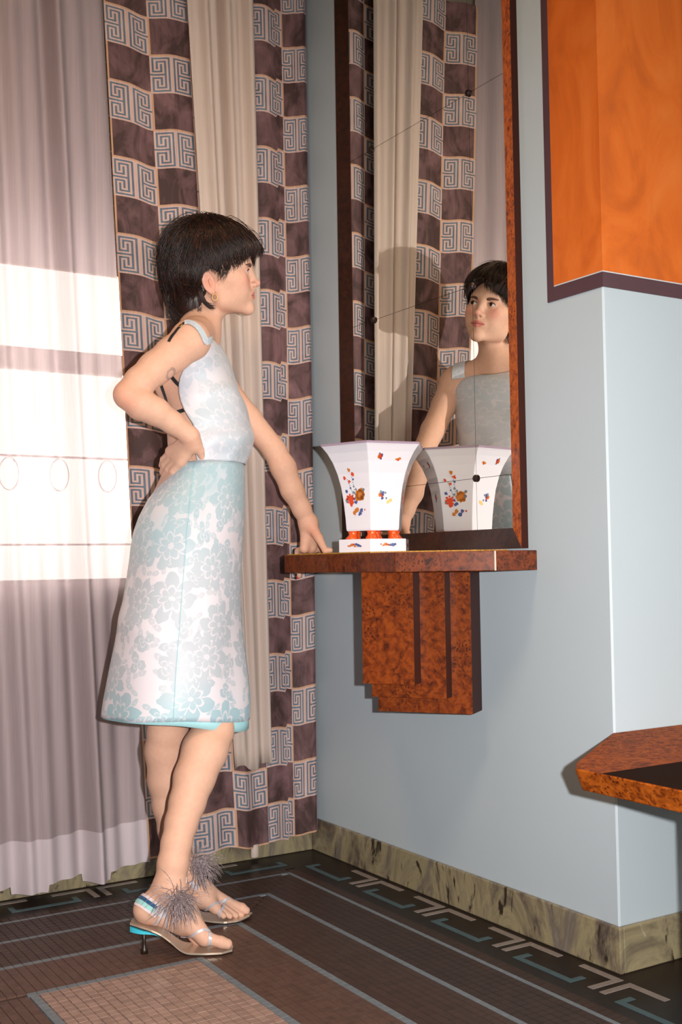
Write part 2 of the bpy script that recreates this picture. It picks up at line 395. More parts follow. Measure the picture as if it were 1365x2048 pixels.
def rail(p0, p1, inward, name, face=None):
    # mitred rail: high at the glass, sloping down to a dark outer edge
    p0, p1, iw = np.array(p0, float), np.array(p1, float), np.array(inward, float)
    al = (p1-p0)/np.linalg.norm(p1-p0); Wd = 0.050; X = np.array([1.0, 0, 0])
    def ring(p, s): 
        o = [(0.0, 0.0), (-0.021, 0.0), (-0.0045, Wd), (0.0, Wd)]
        return [p + X*x + iw*w + al*(s*w) for x, w in o]
    mb = MB(); a, b = ring(p0, 1), ring(p1, -1)
    vs = a+b
    mb.add(vs, [(1,2,6,5)], 0); mb.add(vs, [(0,1,5,4),(2,3,7,6),(3,0,4,7),(3,2,1,0),(4,5,6,7)], 1)
    return part(mb.build(name, [face or M_BURL, M_DARKWOOD]), mir)
rail((0, MY0, MZ0), (0, MY0, MZ1), (0, 1, 0), 'frame_rail', M_BURLLIT); rail((0, MY1, MZ0), (0, MY1, MZ1), (0, -1, 0), 'frame_rail', M_BURLSHADE)
rail((0, MY0, MZ0), (0, MY1, MZ0), (0, 0, 1), 'frame_rail', M_BURLSHADE); rail((0, MY0, MZ1), (0, MY1, MZ1), (0, 0, -1), 'frame_rail')

# ---------------------------------------------------------------- console under the mirror
SH = 0.908; SB = 0.861
con = thing('console_shelf', 'half-octagonal burl wood console shelf fixed to the wall under the mirror', 'console', (0, -0.628, 0.49))
poly = [(0, -1.066), (-0.127, -1.066), (-0.290, -0.897), (-0.290, -0.359), (-0.127, -0.190), (0, -0.190)]
part(MB().prism(poly, SB, SH).build('shelf_top', M_BURLF, bevel=0.002), con)
part(MB().box((-0.1285, -1.0675, SB+0.001), (-0.1255, -1.0645, SH-0.001)).build('corner_bead', plain('pale_bead_finish', rgb(226, 196, 180), 0.3)), con)  # pale strip along the shelf's near corner
# stepped prow-shaped bracket: three nested wedges, each shorter and standing further out
def wedge(p0, p1, e, zb):
    yb = e[1] + abs(e[0])*1.376                             # the hidden far cheek runs back to the wall
    pl = [p0, p1, e, (0.0, yb), (0.0, max(p0[1], -0.838))]
    n = len(pl); vs = [(x, y, zb) for x, y in pl]+[(x, y, SB) for x, y in pl]; mb = MB()
    for k in range(n):
        q = (k+1) % n; mb.add([vs[k], vs[k+n], vs[q+n], vs[q]], [(0, 1, 2, 3)], 0 if k == 1 else 1)
    mb.add(vs, [tuple(range(n)), tuple(range(2*n-1, n-1, -1))], 1)
    return part(mb.build('bracket_step', [M_BURL, M_DARKWOOD]), con)
wedge((0.0, -0.848), (-0.069, -0.898), (-0.213, -0.700), 0.512)
wedge((-0.099, -0.856), (-0.136, -0.883), (-0.249, -0.727), 0.553)
wedge((-0.174, -0.831), (-0.212, -0.858), (-0.290, -0.750), 0.590)

# gold cloth under the planter
cm = MB(); 
cloth = [(-0.02, -0.985), (-0.115, -0.985), (-0.283, -0.775), (-0.286, -0.50), (-0.285, -0.368), (-0.15, -0.24), (-0.02, -0.24)]
cm.prism(cloth, SH+0.0001, SH+0.0033)
pts = [(-0.283, -0.775), (-0.2865, -0.64), (-0.286, -0.50), (-0.285, -0.368)]
tt = np.linspace(0, 1, 60); cy = np.interp(tt, [0, 1], [-0.785, -0.368]); cx = np.full(60, -0.2865)
cm.tube(np.stack([cx + 0.0008*np.sin(tt*90), cy, SH+0.0018+0.0*tt], 1), 0.0016, 6)
tc_ = NT('gold_braided_cloth'); nz = tc_.noise(tc_.co(), 420, 2); tc_.color(tc_.ramp(nz.outputs[0], [(0.35, rgb(120, 78, 20)), (0.65, rgb(214, 160, 58))])); tc_.set(Roughness=0.7)
cm.build('table_cloth', tc_.m, label='thin gold-edged cloth laid flat on the console shelf under the planter', cat='cloth')

# ---------------------------------------------------------------- hexagonal porcelain planter
VC = np.array([-0.152, -0.601]); tocam = np.array(CAM[:2])-VC; va = math.atan2(tocam[1], tocam[0]) + math.radians(-6)
BZ = SH+0.0035
plt = thing('porcelain_planter', 'white hexagonal porcelain planter with painted flowers on orange feet and low plinth', 'planter', (VC[0], VC[1], BZ))
tp = NT('white_porcelain'); npz = tp.noise(tp.co(), 6, 3); tp.color(tp.mix(npz.outputs[0], rgb(222, 218, 224), rgb(212, 210, 219))); tp.set(Roughness=0.12); tp.b.inputs['Coat Weight'].default_value = 0.3
M_PORC = tp.m
def hexring(R, z, c=VC): return [(c[0]+R*math.cos(va+k*PI/3), c[1]+R*math.sin(va+k*PI/3), z) for k in range(6)]
prof = [(0.967, 0.0775), (0.972, 0.0795), (1.00, 0.0815), (1.04, 0.0860), (1.08, 0.0925), (1.115, 0.1025), (1.145, 0.1155), (1.168, 0.1300), (1.182, 0.1420), (1.187, 0.1470)]
body = MB(); body.rings([hexring(R, z) for z, R in prof] + [hexring(0.1475, 1.190), hexring(0.140, 1.190), hexring(0.112, 1.15), hexring(0.078, 1.04), hexring(0.070, 0.985)])
part(body.build('planter_body', M_PORC, bevel=0.0015), plt)
rm = MB(); rm.rings([hexring(0.1478, 1.1865), hexring(0.1486, 1.1895), hexring(0.1470, 1.1925), hexring(0.1385, 1.1925), hexring(0.1385, 1.1885)], cap=False)
part(rm.build('painted_rim', plain('lilac_rim_glaze', rgb(150, 132, 150), 0.2)), plt)
M_FOOT = plain('orange_foot_glaze', rgb(226, 82, 24), 0.12, Coat_Weight=0.6)
for k in range(6):
    a = va+k*PI/3; c = VC+0.060*np.array([math.cos(a), math.sin(a)]); dr = np.array([math.cos(a), math.sin(a)])
    R = []
    for z, rr, off in ((0.9455, 0.016, 0.004), (0.949, 0.0165, 0.004), (0.953, 0.0140, 0.002), (0.958, 0.0115, 0.0), (0.963, 0.0125, 0.0), (0.9675, 0.0135, 0.0)):
        R.append([(c[0]+dr[0]*off+rr*math.cos(t), c[1]+dr[1]*off+rr*math.sin(t), z) for t in np.arange(12)*PI/6])
    part(MB().rings(R).build('planter_foot', M_FOOT, smooth=True), plt)
part(MB().rings([hexring(0.1000, BZ), hexring(0.1005, BZ+0.002), hexring(0.1005, 0.9435), hexring(0.0990, 0.9455)]).build('plinth', M_PORC), plt)
# painted decoration: flat glaze shapes lying on the faces
def face_pt(k, u, z):                                    # face between corners k and k+1, u in 0..1
    R = np.interp(z, [p[0] for p in prof], [p[1] for p in prof]) if z > 0.966 else 0.1006
    p0 = VC+R*np.array([math.cos(va+k*PI/3), math.sin(va+k*PI/3)]); p1 = VC+R*np.array([math.cos(va+(k+1)*PI/3), math.sin(va+(k+1)*PI/3)])
    p = p0*(1-u)+p1*u; nrm = (p0+p1)/2-VC; nrm = nrm/np.linalg.norm(nrm)
    return np.array([p[0]+nrm[0]*0.0006, p[1]+nrm[1]*0.0006, z]), np.linalg.norm(p1-p0)
M_FRED, M_FOCH, M_FBLU, M_FLEAF, M_FYEL = [plain(n, c, 0.25) for n, c in (('flower_red', rgb(205, 66, 28)), ('flower_ochre', rgb(190, 110, 34)), ('leaf_blue', rgb(70, 84, 140)), ('leaf_grey', rgb(110, 124, 136)), ('flower_yellow', rgb(226, 186, 110)))]
decal = {i: MB() for i in range(5)}
def blob(mi, k, u, z, r, n=9, jag=0.25, el=1.0, rot=0.0):
    vs = []; 
    for t in np.arange(n)*2*PI/n:
        q = r*(1+jag*random.uniform(-1, 1)); du, dz = q*math.cos(t), q*math.sin(t)*el
        du, dz = du*math.cos(rot)-dz*math.sin(rot), du*math.sin(rot)+dz*math.cos(rot)
        p, w = face_pt(k, u, z+dz); p, w = face_pt(k, u+du/w, z+dz); vs.append(p)
    c, _ = face_pt(k, u, z); decal[mi].add([c]+vs, [(0, i+1, (i+1) % n+1) for i in range(n)])
def bouquet(k, flip):
    U = lambda u: 1-u if flip else u
    for du, dz, r, mi in ((0.36, 1.060, 0.0135, 1), (0.31, 1.052, 0.007, 1), (0.72, 1.050, 0.0095, 0), (0.70, 1.038, 0.007, 0), (0.52, 1.041, 0.005, 2), (0.57, 1.050, 0.004, 2),
                         (0.52, 1.020, 0.006, 1), (0.62, 1.013, 0.0055, 1), (0.40, 1.012, 0.006, 2), (0.34, 1.020, 0.0045, 2), (0.21, 1.021, 0.003, 0),
                         (0.53, 1.113, 0.0050, 0), (0.66, 1.095, 0.0045, 0), (0.80, 1.105, 0.0045, 0), (0.60, 1.124, 0.005, 1), (0.55, 1.082, 0.0032, 3), (0.53, 1.10, 0.003, 2), (0.48, 1.075, 0.003, 3),
                         (0.82, 1.070, 0.0045, 2), (0.22, 1.073, 0.004, 3), (0.25, 1.060, 0.004, 3), (0.86, 1.045, 0.004, 3), (0.57, 1.066, 0.0035, 3), (0.67, 1.078, 0.003, 2)):
        blob(mi, k, U(du), dz, r, jag=0.35, el=random.uniform(0.8, 1.3), rot=random.uniform(-1, 1))
        if r > 0.008:
            for t in np.arange(8)*PI/4: blob(mi, k, U(du)+0.011*math.cos(t)/0.09, dz+0.011*math.sin(t), r*0.36, 7)
    for z0, z1, u0, u1 in ((1.055, 1.105, 0.52, 0.56), (1.06, 1.10, 0.60, 0.72)):
        for t in np.linspace(0, 1, 9): blob(3, k, U(u0+(u1-u0)*t), z0+(z1-z0)*t, 0.0016, 6, 0.1)
def sprig(k, u, z, s=1.0):
    for du, dz, r, mi in ((0, 0, 0.0045, 0), (0.035, 0.003, 0.003, 2), (-0.04, 0.0, 0.003, 1), (0.02, -0.006, 0.0028, 2), (-0.02, 0.006, 0.0025, 3)): blob(mi, k, u+du*s, z+dz*s, r*s, 7, 0.4, 1.4)
for k in range(6):
    big = k % 2 == 1
    if k == 5: bouquet(k, True)
    elif k == 0:
        sprig(k, 0.28, 1.155); blob(1, k, 0.68, 1.148, 0.004, 7, .4, .6); blob(1, k, 0.75, 1.150, 0.005, 7, .4, .6); blob(0, k, 0.72, 1.147, 0.003)
        sprig(k, 0.36, 1.058, 1.3); blob(4, k, 0.66, 1.045, 0.005); blob(4, k, 0.58, 1.040, 0.004); blob(3, k, 0.48, 1.064, 0.003); blob(3, k, 0.52, 1.050, 0.003)
    elif big: bouquet(k, False)
    else: sprig(k, 0.3, 1.15); sprig(k, 0.5, 1.06, 1.3); blob(1, k, 0.75, 1.15, 0.004)
    for du, mi, r in ((0.42, 1, 0.0055), (0.36, 1, 0.004), (0.48, 0, 0.004), (0.56, 2, 0.005), (0.63, 2, 0.006), (0.69, 2, 0.004), (0.30, 0, 0.003), (0.52, 1, 0.004)): blob(mi, k, du, 0.929+random.uniform(-0.003, 0.003), r, 8, 0.3, 0.7)
for i, (nm, m) in enumerate((('painted_red_flowers', M_FRED), ('painted_ochre_flowers', M_FOCH), ('painted_blue_leaves', M_FBLU), ('painted_grey_leaves', M_FLEAF), ('painted_yellow_flowers', M_FYEL))):
    part(decal[i].build(nm, m, kind='stuff'), plt)
    
# ---------------------------------------------------------------- low burl table at the right
tb = thing('low_table', 'low burl wood table with cut corner beside the wall corner', 'table', (0.35, -1.75, 0))
TH = 0.510
top = [(-0.010, YP-0.004), (-0.322, -1.525), (-0.370, -1.572), (-0.370, -2.35), (1.0, -2.35), (1.0, YP-0.004)]
bot = [(0.010, YP-0.004), (-0.300, -1.520), (-0.344, -1.564), (-0.350, -2.33), (1.0, -2.33), (1.0, YP-0.004)]
mb = MB(); mb.rings([[(x, y, TH-0.043) for x, y in bot], [(x, y, TH) for x, y in top]]); part(mb.build('table_top', M_BURLT, bevel=0.003), tb)
part(MB().prism([(-0.366, -1.638), (1.0, -1.638), (1.0, -2.34), (-0.366, -2.34)], TH-0.001, TH+0.0012).build('dark_top_sheet', plain('dark_brown_sheet', rgb(40, 24, 15), 0.8, Specular_IOR_Level=0.03)), tb)  # thin dark brown sheet over the front part of the top
part(MB().box((-0.322, -1.80, 0), (-0.262, -2.30, TH-0.043)).build('table_leg', M_BLACKWOOD), tb)
part(MB().box((0.90, -1.80, 0), (0.96, -2.30, TH-0.043)).build('table_leg', M_BLACKWOOD), tb)
# ---------------------------------------------------------------- curtains
def cloth_mat(name, c1, c2, trans, transp=0.0, rough=0.8, weave=900):
    t = NT(name); v = t.co(); n1 = t.noise(t.co((60, 60, 0.6)), 4, 3); col = t.mix(n1.outputs[0], c1, c2)
    w = t.n('ShaderNodeTexWave', bands_direction='Z'); w.inputs['Scale'].default_value = weave; t.l(v, w.inputs[0])
    t.color(col); t.set(Roughness=rough); t.bump(w.outputs[0], 0.05, 0.0005)
    tr = t.n('ShaderNodeBsdfTranslucent'); t.l(col, tr.inputs[0]); mx = t.n('ShaderNodeMixShader'); mx.inputs[0].default_value = trans
    t.l(t.b.outputs[0], mx.inputs[1]); t.l(tr.outputs[0], mx.inputs[2]); last = mx.outputs[0]
    if transp:
        tp_ = t.n('ShaderNodeBsdfTransparent'); m2 = t.n('ShaderNodeMixShader'); m2.inputs[0].default_value = transp
        t.l(last, m2.inputs[1]); t.l(tp_.outputs[0], m2.inputs[2]); last = m2.outputs[0]
    t.l(last, t.out.inputs[0]); return t.m
M_SHEER = cloth_mat('sheer_voile', rgb(194, 180, 184), rgb(174, 158, 162), 0.34, 0.10)
M_HEM = cloth_mat('sheer_hem', rgb(212, 200, 206), rgb(196, 184, 190), 0.25, 0.0)
M_LINING = cloth_mat('sateen_lining', rgb(206, 190, 182), rgb(186, 166, 150), 0.10, 0.0)

def smooth(t): t = min(1, max(0, t)); return t*t*(3-2*t)
# sheer: folds deepen to the left, the hem is a doubled strip
def sheer_xy(s, z):
    x = -0.557 - 0.126*(z-0.06)/2.5 - s
    k = s
    w0 = smooth(s/0.25); y = -0.026 - 0.036*w0 + (0.005+0.017*w0)*math.sin(k*38+0.4*math.sin(z*0.7)) + 0.007*w0*math.sin(k*71+1.3) - 0.050*math.exp(-((k-0.165)/0.020)**2) - 0.055*math.exp(-((k-0.355)/0.024)**2) - 0.03*math.exp(-((k-0.62)/0.05)**2) + 0.006*math.sin(k*97+z)
    return x, y
ns, nz_ = 640, 30
zz = np.linspace(0.050, 2.95, nz_); V = []
for z in zz:
    for i in range(ns):
        s = 1.75*i/(ns-1); x, y = sheer_xy(s, z); V.append((x, min(y, -0.014), z - (0.02 if z < 0.1 else 0)*(1 if 0.13 < s < 0.20 or 0.31 < s < 0.40 else 0) ))
she = new_obj('sheer_curtain', mesh_np('sheer_curtain', V, grid_faces(nz_, ns)), M_SHEER, smooth=True, label='long pale sheer curtain glowing with window light left of the woman', cat='curtain')
V = []
for z in np.linspace(0.046, 0.165, 4):
    for i in range(ns):
        s = 1.75*i/(ns-1); x, y = sheer_xy(s, z); V.append((x, min(y, -0.014)-0.003, z - (0.02 if z < 0.1 else 0)*(1 if 0.13 < s < 0.20 or 0.31 < s < 0.40 else 0)))
new_obj('curtain_hem', mesh_np('curtain_hem', V, grid_faces(4, ns)), M_HEM, she, smooth=True)

# patterned drape: five columns of the chequer; every small face of the weave carries its yarn's material
NU, NV = 22, 23
half = np.zeros((11, NV), int)                           # right half of a key cell: 1 = blue yarn
def seg(c0, r0, c1, r1):
    X = lambda c: int(round(1+2*c)); Y = lambda r: int(round(1+2*r))
    for c in range(min(X(c0), X(c1)), max(X(c0), X(c1))+1):
        for r in range(min(Y(r0), Y(r1)), max(Y(r0), Y(r1))+1): half[c, r] = 1
for s_ in ((0,0,4,0),(4,0,4,4),(4,4,2,4),(2,4,2,2),(1,1,3,1),(3,1,3,3),(1,1,1,9),(1,9,3,9),(3,9,3,7),(0,0,0,10),(0,10,4,10),(4,10,4,6),(4,6,2,6),(2,6,2,8),(1,5,4.4,5)): seg(*s_)
cell = np.zeros((NU, NV), int); cell[11:, :] = half; cell[:11, :] = half[::-1, :]
colz = 5; rows = 25; RH = 0.1115; ZB = 0.048
def smooth(t): t = min(1, max(0, t)); return t*t*(3-2*t)
top_x = [-0.686, -0.551, -0.420, -0.220, -0.099, -0.012]; bot_x = [-0.560, -0.422, -0.290, -0.184, -0.090, -0.012]
def drape(u, z):                                         # u in 0..5
    i = min(4, int(u)); t = u-i; w = min(1.1, max(0, (z-0.06)/2.5))
    xt = top_x[i]*(1-t)+top_x[i+1]*t; xb = bot_x[i]*(1-t)+bot_x[i+1]*t; x = xb*(1-w)+xt*w
    y = -0.040 + 0.006*math.sin(u*2.1+0.4) + (0.004+0.006*(1-w))*math.sin(u*7.3+0.8)
    if u > 3: y += 0.012*math.cos((u-3)*PI*2) - 0.004; y -= 0.008*smooth((u-4.2)/0.5)*math.sin((u-4)*9)
    y += 0.004*math.sin(z*2.2+u*1.7)
    if 2 <= u <= 3: y += 0.010*min(1, 3*w)
    y = min(y, -0.0145)
    return x, y, z
nu, nv = colz*NU+1, rows*NV+1; V = np.zeros((nv, nu, 3))
for j in range(nv):
    z = ZB + RH*j/NV
    for i in range(nu):
        u = i/NU; dz = 0.006*math.sin(u*3.9+1)+ (0.012 if u > 3.8 else 0)
        V[j, i] = drape(u, z + dz)
mi = np.zeros((nv-1, nu-1), int)
for c in range(colz):
    for rr in range(rows):
        key = (c + rr) % 2 == 1
        blk = mi[rr*NV:(rr+1)*NV, c*NU:(c+1)*NU]
        if key:
            blk[:] = np.where(cell.T[::-1] == 1, 2, 1)
        else: blk[:] = 0
        blk[:, 0] = np.where(blk[:, 0] == 0, 3, blk[:, 0]); blk[0, :] = np.where(blk[0, :] == 0, 3, blk[0, :])
def velvet(name, c, c2, sheen, tint):
    t = NT(name); n1 = t.noise(t.co((1, 1, 0.6)), 16, 4, 0.6, 0.8); n2 = t.noise(t.co((90, 90, 2)), 3, 3)
    a = t.mix(t.ramp(n1.outputs[0], [(0.40, (0, 0, 0, 1)), (0.70, (1, 1, 1, 1))]), c, c2); t.color(t.mix(0.25, a, n2.outputs[0], 'OVERLAY'))
    t.set(Roughness=0.75); t.b.inputs['Sheen Weight'].default_value = sheen; t.b.inputs['Sheen Roughness'].default_value = 0.35; t.b.inputs['Sheen Tint'].default_value = tint; return t.m
M_VEL = velvet('mauve_brown_velvet', rgb(58, 36, 34), rgb(116, 84, 86), 0.22, (0.8, 0.6, 0.65, 1))
M_YPINK = velvet('pinkish_beige_yarn', rgb(184, 154, 144), rgb(192, 164, 154), 0.1, (1, 0.9, 0.85, 1))
M_YBLUE = velvet('blue_grey_yarn', rgb(78, 92, 108), rgb(96, 114, 130), 0.1, (0.7, 0.85, 1, 1))
M_YGOLD = velvet('gold_selvedge_yarn', rgb(178, 138, 110), rgb(186, 146, 112), 0.1, (1, 0.9, 0.7, 1))
me = mesh_np('patterned_drape', V.reshape(-1, 3), grid_faces(nv, nu)); me.polygons.foreach_set('material_index', mi.ravel())
new_obj('patterned_drape', me, [M_VEL, M_YPINK, M_YBLUE, M_YGOLD], smooth=True, label='mauve velvet drape chequered with blue Greek key squares hanging behind the woman', cat='curtain')

# plain lining turned over the middle of the drape
nl, nz_ = 120, 40; V = []
for z in np.linspace(0.285, 2.93, nz_):
    w = min(1.1, (z-0.28)/2.25)
    for i in range(nl):
        t = i/(nl-1); x = (-0.302+0.114*t)*(1-w) + (-0.430+0.208*t)*w
        y = -0.071 + (0.006+0.005*w)*math.sin(t*17+0.6) + 0.004*w*math.sin(t*37+2) - 0.010*math.exp(-((t-0.93)/0.10)**2) + 0.022*math.exp(-((t-0.50)/0.03)**2)*min(1, 2*w)
        V.append((x, y, z + (0.010*math.sin(t*9) if z < 0.3 else 0)))
lin_ = new_obj('lining_curtain', mesh_np('lining_curtain', V, grid_faces(nz_, nl)), M_LINING, smooth=True, label='plain beige satin lining hanging in folds between the chequered drape panels', cat='curtain')
so = lin_.modifiers.new('thickness', 'SOLIDIFY'); so.thickness = 0.002
fe = MB(); R = [[(-0.226+rr*math.cos(a), -0.036+rr*math.sin(a)*0.7, z) for a in np.arange(12)*PI/6] for z, rr in ((0.012, 0.011), (0.015, 0.0135), (0.03, 0.013), (0.05, 0.012))]
fe.rings(R).build('rolled_fabric_end', M_LINING, lin_, smooth=True)
# ---------------------------------------------------------------- the woman: one distance-field body
def nrmz(v): v = np.asarray(v, float); return v/np.linalg.norm(v)
def smin(a, b, k):
    if k <= 0: return np.minimum(a, b)
    h = np.maximum(k-np.abs(a-b), 0)/k; return np.minimum(a, b)-h*h*k*0.25
def smax(a, b, k): return -smin(-a, -b, k)
PR = []                                                  # (function, operation, k)
def cap(a, b, ra, rb, k=0.02, op='u', L=None):
    a, b = np.asarray(a, float), np.asarray(b, float); ba = b-a; q = ba @ ba + 1e-12
    def f(p):
        pa = p-a; h = np.clip((pa @ ba)/q, 0, 1); return np.linalg.norm(pa-h[:, None]*ba, axis=1) - (ra+(rb-ra)*h)
    (PR if L is None else L).append((f, op, k))
def ell(c, r, R=None, k=0.02, op='u', L=None):
    c = np.asarray(c, float); r = np.broadcast_to(np.asarray(r, float), (3,)); R = np.eye(3) if R is None else np.asarray(R, float)
    def f(p):
        q = (p-c) @ R; k0 = np.linalg.norm(q/r, axis=1); k1 = np.linalg.norm(q/(r*r), axis=1); return k0*(k0-1)/np.maximum(k1, 1e-9)
    (PR if L is None else L).append((f, op, k))
def chain(pts, k=0.02, L=None):                          # [(px, py, D, radius)]
    for a, b in zip(pts[:-1], pts[1:]): cap(A(*a[:3]), A(*b[:3]), a[3], b[3], k, L=L)
def sdf(P, L=None):
    P = np.asarray(P, float); v = np.full(len(P), 9.0)
    for f, op, k in (PR if L is None else L):
        d = f(P); v = smin(v, d, k) if op == 'u' else smax(v, -d, k)
    return v
def grad(P, L=None, e=0.0015):
    g = np.stack([sdf(P+np.eye(3)[i]*e, L)-sdf(P-np.eye(3)[i]*e, L) for i in range(3)], 1)
    return g/(np.linalg.norm(g, axis=1)[:, None]+1e-9)
def onto(P, off=0.0, L=None, it=4):
    P = np.array(P, float)
    for _ in range(it): P = P-grad(P, L)*(sdf(P, L)-off)[:, None]
    return P
def cast(px, py, D0=2.4, D1=3.4, L=None, off=0.0):        # first body point along a line of sight (survey of the figure)
    px, py = np.atleast_1d(np.asarray(px, float)), np.atleast_1d(np.asarray(py, float)); t = np.full(len(px), D0)
    ray = _d + RR*((px-682.5)/F_PX)[:, None] + UU*((1024-py)/F_PX)[:, None]; ln = np.linalg.norm(ray, axis=1)
    best = np.full(len(px), 9.0); bt = t.copy()
    for _ in range(70):
        P = CAM+ray*t[:, None]; s_ = sdf(P, L)-off; imp = np.abs(s_) < best; best[imp] = np.abs(s_)[imp]; bt[imp] = t[imp]
        t = np.minimum(t+s_*0.8/ln, D1)
    P = CAM+ray*bt[:, None]; return onto(P, off, L, 3)

def surface_nets(L, lo, hi, h, slack=1.25):
    """mesh of sdf = 0 over sparse blocks"""
    B = 8; lo = np.asarray(lo, float); nb = np.ceil((np.asarray(hi)-lo)/(h*B)).astype(int)
    g = np.stack(np.meshgrid(*[np.arange(n) for n in nb], indexing='ij'), -1).reshape(-1, 3)
    cen = lo+(g+0.5)*h*B; half = h*B*0.5*math.sqrt(3); act = np.zeros(len(g), bool)
    for i in range(0, len(g), 60000): act[i:i+60000] = np.abs(sdf(cen[i:i+60000], L)) < half*slack+0.002
    g = g[act]; cen = cen[act]; n = len(g)
    o = np.stack(np.meshgrid(*[np.arange(B+1)]*3, indexing='ij'), -1).reshape(-1, 3)
    val = np.full((n, (B+1)**3), 9.0)
    for f, op, k in L:
        dc = f(cen); idx = np.where(dc < half*1.7+k+0.022)[0]
        for i in range(0, len(idx), 2000):
            ii = idx[i:i+2000]; P = (lo+(g[ii][:, None, :]*B+o[None])*h).reshape(-1, 3); d = f(P).reshape(len(ii), -1)
            val[ii] = smin(val[ii], d, k) if op == 'u' else smax(val[ii], -d, k)
    val = val.reshape(n, B+1, B+1, B+1); sg = val < 0
    cor = [(a, b, c) for a in (0, 1) for b in (0, 1) for c in (0, 1)]
    cnt = sum(sg[:, a:a+B, b:b+B, c:c+B].astype(np.int8) for a, b, c in cor)
    cells = np.argwhere((cnt > 0) & (cnt < 8)); bi = cells[:, 0]; ijk = cells[:, 1:]
    cv = {c: val[bi, ijk[:, 0]+c[0], ijk[:, 1]+c[1], ijk[:, 2]+c[2]] for c in cor}
    acc = np.zeros((len(cells), 3)); num = np.zeros(len(cells))
    for c0 in cor:
        for ax in range(3):
            if c0[ax]: continue
            c1 = list(c0); c1[ax] = 1; v0, v1 = cv[c0], cv[tuple(c1)]; m = (v0 < 0) != (v1 < 0)
            t = np.where(m, v0/np.where(m, v0-v1, 1), 0); p = np.tile(np.array(c0, float), (len(cells), 1)); p[:, ax] = t
            acc += p*m[:, None]; num += m
    G = g[bi]*B+ijk; V = lo+(G+acc/num[:, None])*h
    dims = nb*B+2; key = (G[:, 0].astype(np.int64)*dims[1]+G[:, 1])*dims[2]+G[:, 2]; order = np.argsort(key); ks = key[order]
    Q = []
    for ax in range(3):
        e1, e2 = (ax+1) % 3, (ax+2) % 3; sl0 = [slice(None)]+[slice(0, B)]*3; sl1 = list(sl0); sl1[ax+1] = slice(1, B+1)
        s0, s1 = sg[tuple(sl0)], sg[tuple(sl1)]; w = np.argwhere(s0 != s1); base = g[w[:, 0]]*B+w[:, 1:]; inside = s0[tuple(w.T)]
        quad = []
        for da, db in ((0, 0), (-1, 0), (-1, -1), (0, -1)):
            c = base.copy(); c[:, e1] += da; c[:, e2] += db; kk = (c[:, 0].astype(np.int64)*dims[1]+c[:, 1])*dims[2]+c[:, 2]
            p = np.clip(np.searchsorted(ks, kk), 0, len(ks)-1); ok = ks[p] == kk; quad.append(np.where(ok, order[p], -1))
        q = np.stack(quad, 1); good = (q >= 0).all(1); q = q[good]; ins = inside[good]; q[~ins] = q[~ins][:, ::-1]; Q.append(q)
    return V, np.concatenate(Q)

# ---- torso: stacked ellipses (py, back px, front px, lateral half-width, distance)
TOR = np.array([(655,372,418,.060,3.03),(685,352,425,.120,3.035),(715,345,438,.154,3.03),(750,340,451,.156,3.02),(790,337,463,.148,3.015),(830,335,474,.138,3.005),
                (870,336,480,.128,2.995),(910,338,482,.124,2.98),(950,325,484,.134,2.965),(1000,302,484,.154,2.945),(1050,290,478,.163,2.93),(1100,294,466,.158,2.92),(1140,315,450,.130,2.915)], float)
def loft_rows(T):
    P = np.array([A((b+f)/2, py, D) for py, b, f, w, D in T]); a = np.array([(f-b)/2*D/F_PX for py, b, f, w, D in T]); return P, a, T[:, 3]
tP, ta, tb_ = loft_rows(TOR); tz = tP[::-1, 2]
def torso(p):
    z = np.clip(p[:, 2], tz[0], tz[-1]); cx = np.interp(z, tz, tP[::-1, 0]); cy = np.interp(z, tz, tP[::-1, 1])
    a = np.interp(z, tz, ta[::-1]); b = np.interp(z, tz, tb_[::-1]); q = np.stack([p[:, 0]-cx, p[:, 1]-cy], 1)
    u, w = q @ r_h[:2], q @ d_h[:2]; k0 = np.hypot(u/a, w/b); k1 = np.hypot(u/a**2, w/b**2); d = k0*(k0-1)/np.maximum(k1, 1e-9)
    return smax(smax(d, p[:, 2]-tz[-1], 0.03), tz[0]-p[:, 2], 0.03)
PR.append((torso, 'u', 0.02)); TORSO = [(torso, 'u', 0.0)]

# ---- legs (near leg is her left, crossed in front) and arms
chain([(415,1085,2.99,.078),(428,1270,2.875,.066),(434,1425,2.790,.0490),(426,1462,2.757,.0495),(410,1500,2.722,.0540),(389,1556,2.685,.0480),(375,1605,2.658,.0415),(363,1646,2.635,.0370),(353,1687,2.615,.0340),(346,1728,2.601,.0345),(341,1768,2.594,.0330)], 0.012)
chain([(395,1085,2.85,.078),(365,1270,2.835,.066),(341,1425,2.815,.0515),(335,1462,2.822,.0490),(331,1500,2.832,.0500),(333,1560,2.836,.0455),(338,1610,2.840,.0400),(345,1660,2.846,.0350),(354,1700,2.852,.0320),(366,1738,2.856,.0315)], 0.012)
chain([(380,684,2.842,.046),(347,708,2.815,.0435),(310,737,2.79,.0405),(280,764,2.763,.0370),(256,789,2.742,.0335)], 0.012)          # right upper arm
chain([(256,791,2.742,.0325),(282,809,2.745,.0365),(312,823,2.760,.0330),(345,845,2.780,.0265),(380,872,2.800,.0225)], 0.012)
chain([(412,724,3.215,.043),(448,777,3.222,.0395),(497,838,3.232,.0370),(549,899,3.24,.0325)], 0.012)          # left arm, reaching to the console
chain([(549,901,3.24,.0322),(567,935,3.24,.0355),(585,980,3.244,.0325),(604,1018,3.254,.0265),(617,1046,3.262,.0235)], 0.012)
cap(A(398,664,3.04), A(383,676,2.87), .042, .042, 0.04); cap(A(398,668,3.06), A(411,710,3.19), .042, .042, 0.04)     # shoulders
cap(A(355,720,2.96), A(345,760,2.96), .05, .05, 0.05); cap(A(360,705,3.10), A(354,760,3.08), .05, .05, 0.05)            # shoulder blades
